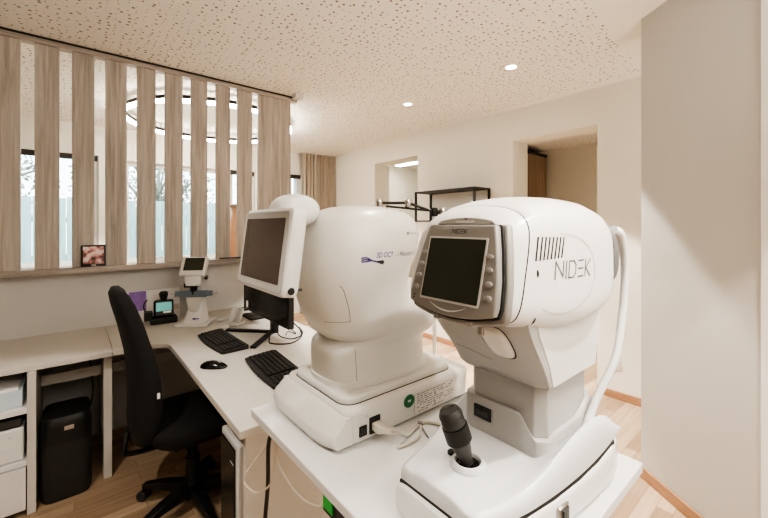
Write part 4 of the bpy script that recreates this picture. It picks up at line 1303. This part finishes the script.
mb = MB()
mb.loft([[V((u, v, z)) for u, v in rrect(x0, x1, OB - h, OB + h, r, 6)] for z, x0, x1, h, r in ((0.9602, 0.5535, 1.0025, 0.1575, 0.044), (0.9612, 0.5535, 1.0025, 0.1575, 0.044))])
mb.build('plate_gap', M['seam'], t)
mb = MB()
mb.loft([[V((u, v, z)) for u, v in rrect(x0, x1, OB - h, OB + h, r, 6)] for z, x0, x1, h, r in ((0.9613, 0.556, 1.0, 0.155, 0.042), (0.974, 0.556, 1.0, 0.155, 0.042), (0.978, 0.559, 0.997, 0.152, 0.04), (0.979, 0.565, 0.99, 0.146, 0.036))])
mb.build('sliding_plate', M['ivory'], t, sharp=60)
for x, y in ((0.595, OB - 0.118), (0.60, OB + 0.125)):
    MB().lathe([(0.001, 0.9792), (0.007, 0.9792), (0.007, 0.9798), (0.001, 0.9798)], Matrix.Translation((x, y, 0)), 16).build('screw_cap', M['lgrey'], t)

# column and lower lobe
mb = MB()
secs = [zsec(0.9795, 0.566, 0.955, 0.134, 2.9), zsec(0.995, 0.564, 0.952, 0.133, 2.9)]
secs += [zsec(0.997, 0.568, 0.948, 0.130, 2.9), zsec(1.04, 0.564, 0.946, 0.126, 2.9), zsec(1.075, 0.562, 0.95, 0.126, 2.8), zsec(1.09, 0.565, 0.968, 0.130, 2.7), zsec(1.10, 0.58, 0.992, 0.138, 2.6), zsec(1.112, 0.60, 1.008, 0.146, 2.5),
         zsec(1.14, 0.62, 1.018, 0.152, 2.4), zsec(1.18, 0.63, 1.02, 0.152, 2.4), zsec(1.215, 0.65, 1.012, 0.146, 2.4), zsec(1.24, 0.68, 0.99, 0.132, 2.3), zsec(1.256, 0.72, 0.955, 0.105, 2.2), zsec(1.262, 0.77, 0.90, 0.06, 2.2)]
mb.loft(secs)
col_ = mb.build('column', M['ivory'], t, sharp=60)
# main head
mb = MB()
HD = [(1.082, .68, .86, .08, 2.2), (1.089, .63, .90, .11, 2.3), (1.104, .592, .925, .130, 2.4), (1.135, .557, .935, .147, 2.5), (1.18, .535, .91, .157, 2.6), (1.22, .522, .87, .163, 2.6), (1.27, .514, .848, .168, 2.6), (1.32, .511, .865, .170, 2.6),
      (1.37, .512, .895, .169, 2.6), (1.41, .517, .912, .164, 2.6), (1.445, .527, .915, .154, 2.5), (1.472, .545, .90, .138, 2.5), (1.492, .575, .87, .115, 2.4), (1.505, .615, .83, .085, 2.3), (1.511, .665, .78, .045, 2.2)]
mb.loft([zsec(*h) for h in HD])
ohead = mb.build('head_housing', M['ivory'], t, sharp=60)
b_oc = bvh_of(ohead, col_)
# vent marks on the crown
mb = MB()
def down(x, y, off=0.0008):
    h = b_oc.ray_cast(V((x, y, 2.0)), V((0, 0, -1)))
    return h[0] + V((0, 0, off)) if h[0] else V((x, y, 1.5))
for k in range(11):
    a = math.radians(-62 + 12.4 * k)
    c = V((0.79, 0.955))
    p0 = c + V((math.sin(a) * 0.062, -math.cos(a) * 0.062)); p1 = c + V((math.sin(a) * 0.076, -math.cos(a) * 0.076))
    n_ = V((math.cos(a), math.sin(a))) * 0.0022
    mb.poly([down(*(p0 + n_)), down(*(p1 + n_)), down(*(p1 - n_)), down(*(p0 - n_))])
mb.build('vent', M['seam'], t)
# seams of the side cover
def oc_strip(mb, pts, w, mi=0, off=0.0007):
    P_ = catmull([V((x, z, 0)) for x, z in pts], 8)
    L_, R2 = [], []
    for i, p in enumerate(P_):
        d = (P_[min(i + 1, len(P_) - 1)] - P_[max(i - 1, 0)]).normalized()
        n_ = V((-d.y, d.x, 0)) * w / 2
        L_.append(proj(b_oc, p.x + n_.x, p.y + n_.y, off)); R2.append(proj(b_oc, p.x - n_.x, p.y - n_.y, off))
    for i in range(len(P_) - 1):
        mb.poly([L_[i], L_[i + 1], R2[i + 1], R2[i]], mi)
mb = MB()
oc_strip(mb, [(0.520, 1.283), (0.555, 1.283)], 0.0018)
oc_strip(mb, [(0.555, 1.283), (0.563, 1.27), (0.588, 1.19), (0.583, 1.18), (0.545, 1.176)], 0.0018)
mb.build('side_cover_seam', M['seam2'], t)
mb = MB()
oc_strip(mb, [(0.625, 1.0), (0.622, 1.09)], 0.0014)
mb.build('column_seam', M['seam2'], t)
# lettering
mb = MB()
add_text(mb, '3D OCT', lambda u, v: proj(b_oc, 0.652 + u, 1.357 + v, 0.0007), 0.064, 0.0155, 0.25, 0)
add_text(mb, '-1Maestro2', lambda u, v: proj(b_oc, 0.721 + u, 1.357 + v, 0.0007), 0.105, 0.0155, 0.25, 1)
oc_strip(mb, [(0.70, 1.352), (0.83, 1.3515)], 0.0008, 1)
mb.build('model_lettering', [M['logo_violet'], M['logo_pale']], t)
mb = MB()
for k in range(3):
    z = 1.3475 + 0.0052 * k
    oc_strip(mb, [(0.606, z), (0.622, z + 0.001), (0.640, 1.350), (0.660, 1.344)], [0.0042, 0.0036, 0.0042][k], 1 if k == 1 else 0)
mb.poly([proj(b_oc, x, z, 0.0009) for x, z in ((0.652, 1.349), (0.676, 1.350), (0.680, 1.344), (0.674, 1.337), (0.662, 1.341))], 1)
mb.build('swoosh_mark', [M['logo_violet'], M['logo_black']], t)
mb = MB()
add_text(mb, 'TOPCON', lambda u, v: proj(b_oc, 0.795 + u, 1.421 + v, 0.0007), 0.042, 0.007, 0.0, 0)
for k in range(2):
    mb.poly([proj(b_oc, x, z, 0.0007) for x, z in ((0.780 + .006 * k, 1.420), (0.7845 + .006 * k, 1.420), (0.7865 + .006 * k, 1.429), (0.782 + .006 * k, 1.429))], 1)
mb.build('maker_lettering', [M['logo_pale'], M['logo_grey']], t)

# base side: sockets, label plate, green sticker
ys = OB - 0.185
def bs(u, v, w=0.0): return V((u, ys - w, v))
s1 = MB().box(0.580, 0.604, ys - 0.0035, ys + 0.001, 0.886, 0.913).build('power_switch', M['black'], t, bevel=0.001)
MB().box(0.586, 0.598, ys - 0.006, ys - 0.0036, 0.891, 0.907).build('rocker', M['dgrey'], s1, bevel=0.001)
MB().box(0.614, 0.650, ys - 0.0035, ys + 0.001, 0.882, 0.926).build('power_inlet', M['black'], t, bevel=0.001)
mb = MB()
for a in range(10):
    q0, q1 = math.radians(20 * a), math.radians(20 * (a + 1))
    mb.poly([bs(0.606 + 0.005 * math.cos(q0), 0.931 + 0.005 * math.sin(q0), .0008), bs(0.606 + 0.005 * math.cos(q1), 0.931 + 0.005 * math.sin(q1), .0008), bs(0.606 + 0.0035 * math.cos(q1), 0.931 + 0.0035 * math.sin(q1), .0008), bs(0.606 + 0.0035 * math.cos(q0), 0.931 + 0.0035 * math.sin(q0), .0008)])
mb.build('switch_mark', M['seam2'], t)
lb = MB().box(0.785, 1.03, ys - 0.0012, ys + 0.001, 0.876, 0.943).build('rating_label', M['label'], t)
mb = MB()
rnd = random.Random(11)
for r in range(9):
    z = 0.938 - r * 0.0066
    x = 0.795 if r < 8 else 0.80
    lim = 0.955 if r % 4 != 3 else 0.86
    while x < lim:
        l_ = rnd.uniform(0.006, 0.02)
        if rnd.random() < 0.82:
            mb.poly([bs(x, z, .0016), bs(x + l_, z, .0016), bs(x + l_, z - 0.0026, .0016), bs(x, z - 0.0026, .0016)])
        x += l_ + 0.004
mb.poly([bs(0.872, 0.925, .0017), bs(0.878, 0.925, .0017), bs(0.878, 0.914, .0017), bs(0.872, 0.914, .0017)])
mb.poly([bs(0.872, 0.895, .0017), bs(0.877, 0.895, .0017), bs(0.877, 0.884, .0017), bs(0.872, 0.884, .0017)])
mb.build('label_print', M['ink'], lb)
st_ = MB().prism(superell(0.762, 0.928, 0.021, 0.019, 2, 36), lambda u, v, w: V((u, w, v)), ys - 0.0022, ys - 0.0013).build('green_sticker', M['green'], t)
mb = MB()
for k in range(3):
    mb.poly([bs(0.756 + .0045 * k, 0.925, .0026), bs(0.759 + .0045 * k, 0.925, .0026), bs(0.759 + .0045 * k, 0.932, .0026), bs(0.756 + .0045 * k, 0.932, .0026)])
mb.build('sticker_print', M['white_ink'], st_)
# touch monitor: swivelled and leaning back
yaw = 0.0
pr = V((0.376, 0.820, 1.276))                 # lower corner on the operator's right
uB = V((-math.sin(yaw), math.cos(yaw), 0))    # along the screen, away from the camera
lean_ = math.radians(7.5)
out = V((-math.cos(yaw), -math.sin(yaw), 0))
vB = (V((0, 0, 1)) * math.cos(lean_) - out * math.sin(lean_)).normalized()
nB = uB.cross(vB)
if nB.dot(out) < 0:
    nB = -nB
OW, OH = 0.313, 0.219
fm = lambda a, b, c=0.0: pr + uB * a + vB * b + nB * c
mb = MB()
mb.loft([[fm(a, b, c) for a, b in rrect(0 + i, OW - i, 0 + i, OH - i, 0.018, 5)] for i, c in ((0.008, -0.042), (0.0, -0.034), (0.0, -0.004), (0.004, 0.0))])
om = mb.build('touch_monitor', M['white'], t, sharp=50)
MB().prism(rrect(0.012, OW - 0.006, 0.008, OH - 0.008, 0.01, 5), lambda u, v, w: fm(u, v, w), 0.0002, 0.003).build('bezel', M['bezel'], om, bevel=0.001)
MB().prism(rrect(0.030, OW - 0.024, 0.028, OH - 0.026, 0.003, 3), lambda u, v, w: fm(u, v, w), 0.0031, 0.0038).build('screen', M['screen2'], om)
mxk = Matrix.Translation(fm(-0.0005, 0.018, -0.018)) @ (-uB).to_track_quat('Z', 'Y').to_matrix().to_4x4()
MB().lathe([(0.001, 0), (0.008, 0), (0.009, 0.003), (0.007, 0.006), (0.001, 0.0065)], mxk, 18).build('stylus_hole', M['black'], om)
MB().lathe([(0.001, 0), (0.004, 0), (0.004, 0.01), (0.001, 0.011)], Matrix.Translation(fm(0.02, 0.02, -0.047)) @ (-nB).to_track_quat('Z', 'Y').to_matrix().to_4x4(), 12).build('screw_knob', M['dgrey'], om)
# rounded monitor arm on the crown
mxb = Matrix.Translation((0.535, 0.955, 1.478))
mb = MB()
secs = []
for s in [i / 16 for i in range(17)]:
    a = PI * (s - 0.5)
    c_, s_ = max(0.02, math.cos(a)) ** 0.55, math.sin(a)
    secs.append([V((0.478 + 0.068 * c_ * math.cos(q), 0.965 + 0.06 * s_, 1.493 + (0.045 if math.sin(q) > 0 else 0.05) * c_ * math.sin(q))) for q in [2 * PI * i / 28 for i in range(28)]])
mb.loft(secs)
mb.build('monitor_arm', M['white'], t, sharp=70)
mb = MB()
for k in range(4):
    x = 0.47 + 0.004 * k
    mb.box(x, x + 0.002, 0.985, 1.01, 1.535, 1.5385)
mb.build('arm_vent', M['seam2'], t)

# power cable of the scanner on the table
t = thing('power_cable', 'cream power cable plugged into the side of the eye scanner', 'cable', (0.65, 0.76, TZ))
pl = MB()
pl.loft([[V((0.634 + dx + a, y, 0.902 + b)) for a, b in rrect(-w, w, -h, h, 0.003, 3)] for y, dx, w, h in ((ys - 0.0042, 0, 0.0145, 0.0105), (ys - 0.030, 0.0, 0.0145, 0.0105), (ys - 0.038, 0.004, 0.011, 0.0085), (ys - 0.056, 0.014, 0.008, 0.0065))])
pl.build('plug', M['cable_w'], t)
MB().tube([(0.648, ys - 0.055, 0.902), (0.658, ys - 0.064, 0.900), (0.676, ys - 0.066, 0.888), (0.70, ys - 0.058, 0.874), (0.74, ys - 0.045, 0.870), (0.775, ys - 0.035, 0.870), (0.80, ys - 0.045, 0.870), (0.815, ys - 0.085, 0.870), (0.80, ys - 0.135, 0.870)], 0.0045, 10, smooth=8).build('wire', M['cable_w'], t)
MB().tube([(0.775, ys - 0.035, 0.8695), (0.755, ys - 0.055, 0.8695), (0.725, ys - 0.078, 0.8695), (0.69, ys - 0.085, 0.8695), (0.645, ys - 0.08, 0.8695)], 0.004, 10, smooth=8).build('loose_end', M['cable_w'], t)
MB().obox(Matrix.Translation((0.772, ys - 0.037, 0.871)) @ Matrix.Rotation(0.6, 4, 'Z'), 0.012, 0.014, 0.011).tube([(0.772, ys - 0.037, 0.871), (0.745, ys - 0.095, 0.867)], 0.0018, 6).build('cable_tie', M['seam2'], t)

# ================================================================== CAMERA, LIGHT, WORLD
cam = bpy.data.cameras.new('camera')
cam.sensor_width = 36.0
cam.lens = 370 / 768 * 36.0
cam.shift_y = -34 / 768
cam.clip_start = 0.02
co = bpy.data.objects.new('camera', cam)
COL.objects.link(co)
co.location = (0, 0, 1.45)
co.rotation_euler = (PI / 2, 0, -math.asin(0.642))
SC.camera = co


def spot(x, y, z, e, ang=83, size=0.04, col=(1, 0.94, 0.86), blend=0.12, target=None):
    l = bpy.data.lights.new('spot', 'SPOT'); l.energy = e; l.spot_size = math.radians(ang); l.spot_blend = blend
    l.shadow_soft_size = size; l.color = col
    ob = bpy.data.objects.new('spot', l); COL.objects.link(ob); ob.location = (x, y, z)
    if target:
        ob.rotation_euler = (V(target) - V((x, y, z))).to_track_quat('-Z', 'Y').to_euler()
    return ob


def area(x, y, z, e, sx, sy, rot=(0, 0, 0), col=(1, 0.965, 0.91)):
    l = bpy.data.lights.new('area', 'AREA'); l.energy = e; l.shape = 'RECTANGLE'; l.size = sx; l.size_y = sy; l.color = col
    ob = bpy.data.objects.new('area', l); COL.objects.link(ob); ob.location = (x, y, z); ob.rotation_euler = rot
    return ob


for (x, y, e) in ((2.52, 1.52, 160), (2.517, 2.64, 150), (1.1, -0.25, 75), (-0.55, 1.2, 48), (0.7, -1.4, 25), (2.5, 3.8, 110), (4.7, 1.6, 140), (0.0, 4.5, 90), (1.9, 4.6, 90), (1.35, 1.15, 25)):  # seen and inferred downlights, plus unseen fill spots added for other areas
    spot(x, y, CEIL - 0.012, e)
area(0.8, -1.3, CEIL - 0.02, 14, 1.2, 1.2)  # unseen ceiling fill added behind the camera
area(0.9, -1.2, 1.75, 62, 2.0, 1.4, (PI, 0, 0))  # this and the next are added, unseen uplights that brighten the ceiling
area(3.0, -1.5, 1.75, 40, 1.4, 1.4, (PI, 0, 0))

w = bpy.data.worlds.new('overcast_sky'); SC.world = w; w.use_nodes = True
nt = w.node_tree
bg = nt.nodes['Background']
tc = nt.nodes.new('ShaderNodeTexCoord')
sx = nt.nodes.new('ShaderNodeSeparateXYZ'); nt.links.new(tc.outputs['Generated'], sx.inputs[0])
rp = nt.nodes.new('ShaderNodeValToRGB')
rp.color_ramp.elements[0].position = 0.0; rp.color_ramp.elements[0].color = (0.88, 0.93, 0.96, 1)
rp.color_ramp.elements[1].position = 0.6; rp.color_ramp.elements[1].color = (0.70, 0.82, 0.95, 1)
nt.links.new(sx.outputs['Z'], rp.inputs[0]); nt.links.new(rp.outputs[0], bg.inputs[0])
bg.inputs[1].default_value = 2.6
SC.view_settings.view_transform = 'AgX'
SC.view_settings.look = 'AgX - High Contrast'
SC.view_settings.exposure = 0.92
SC.view_settings.gamma = 1.0
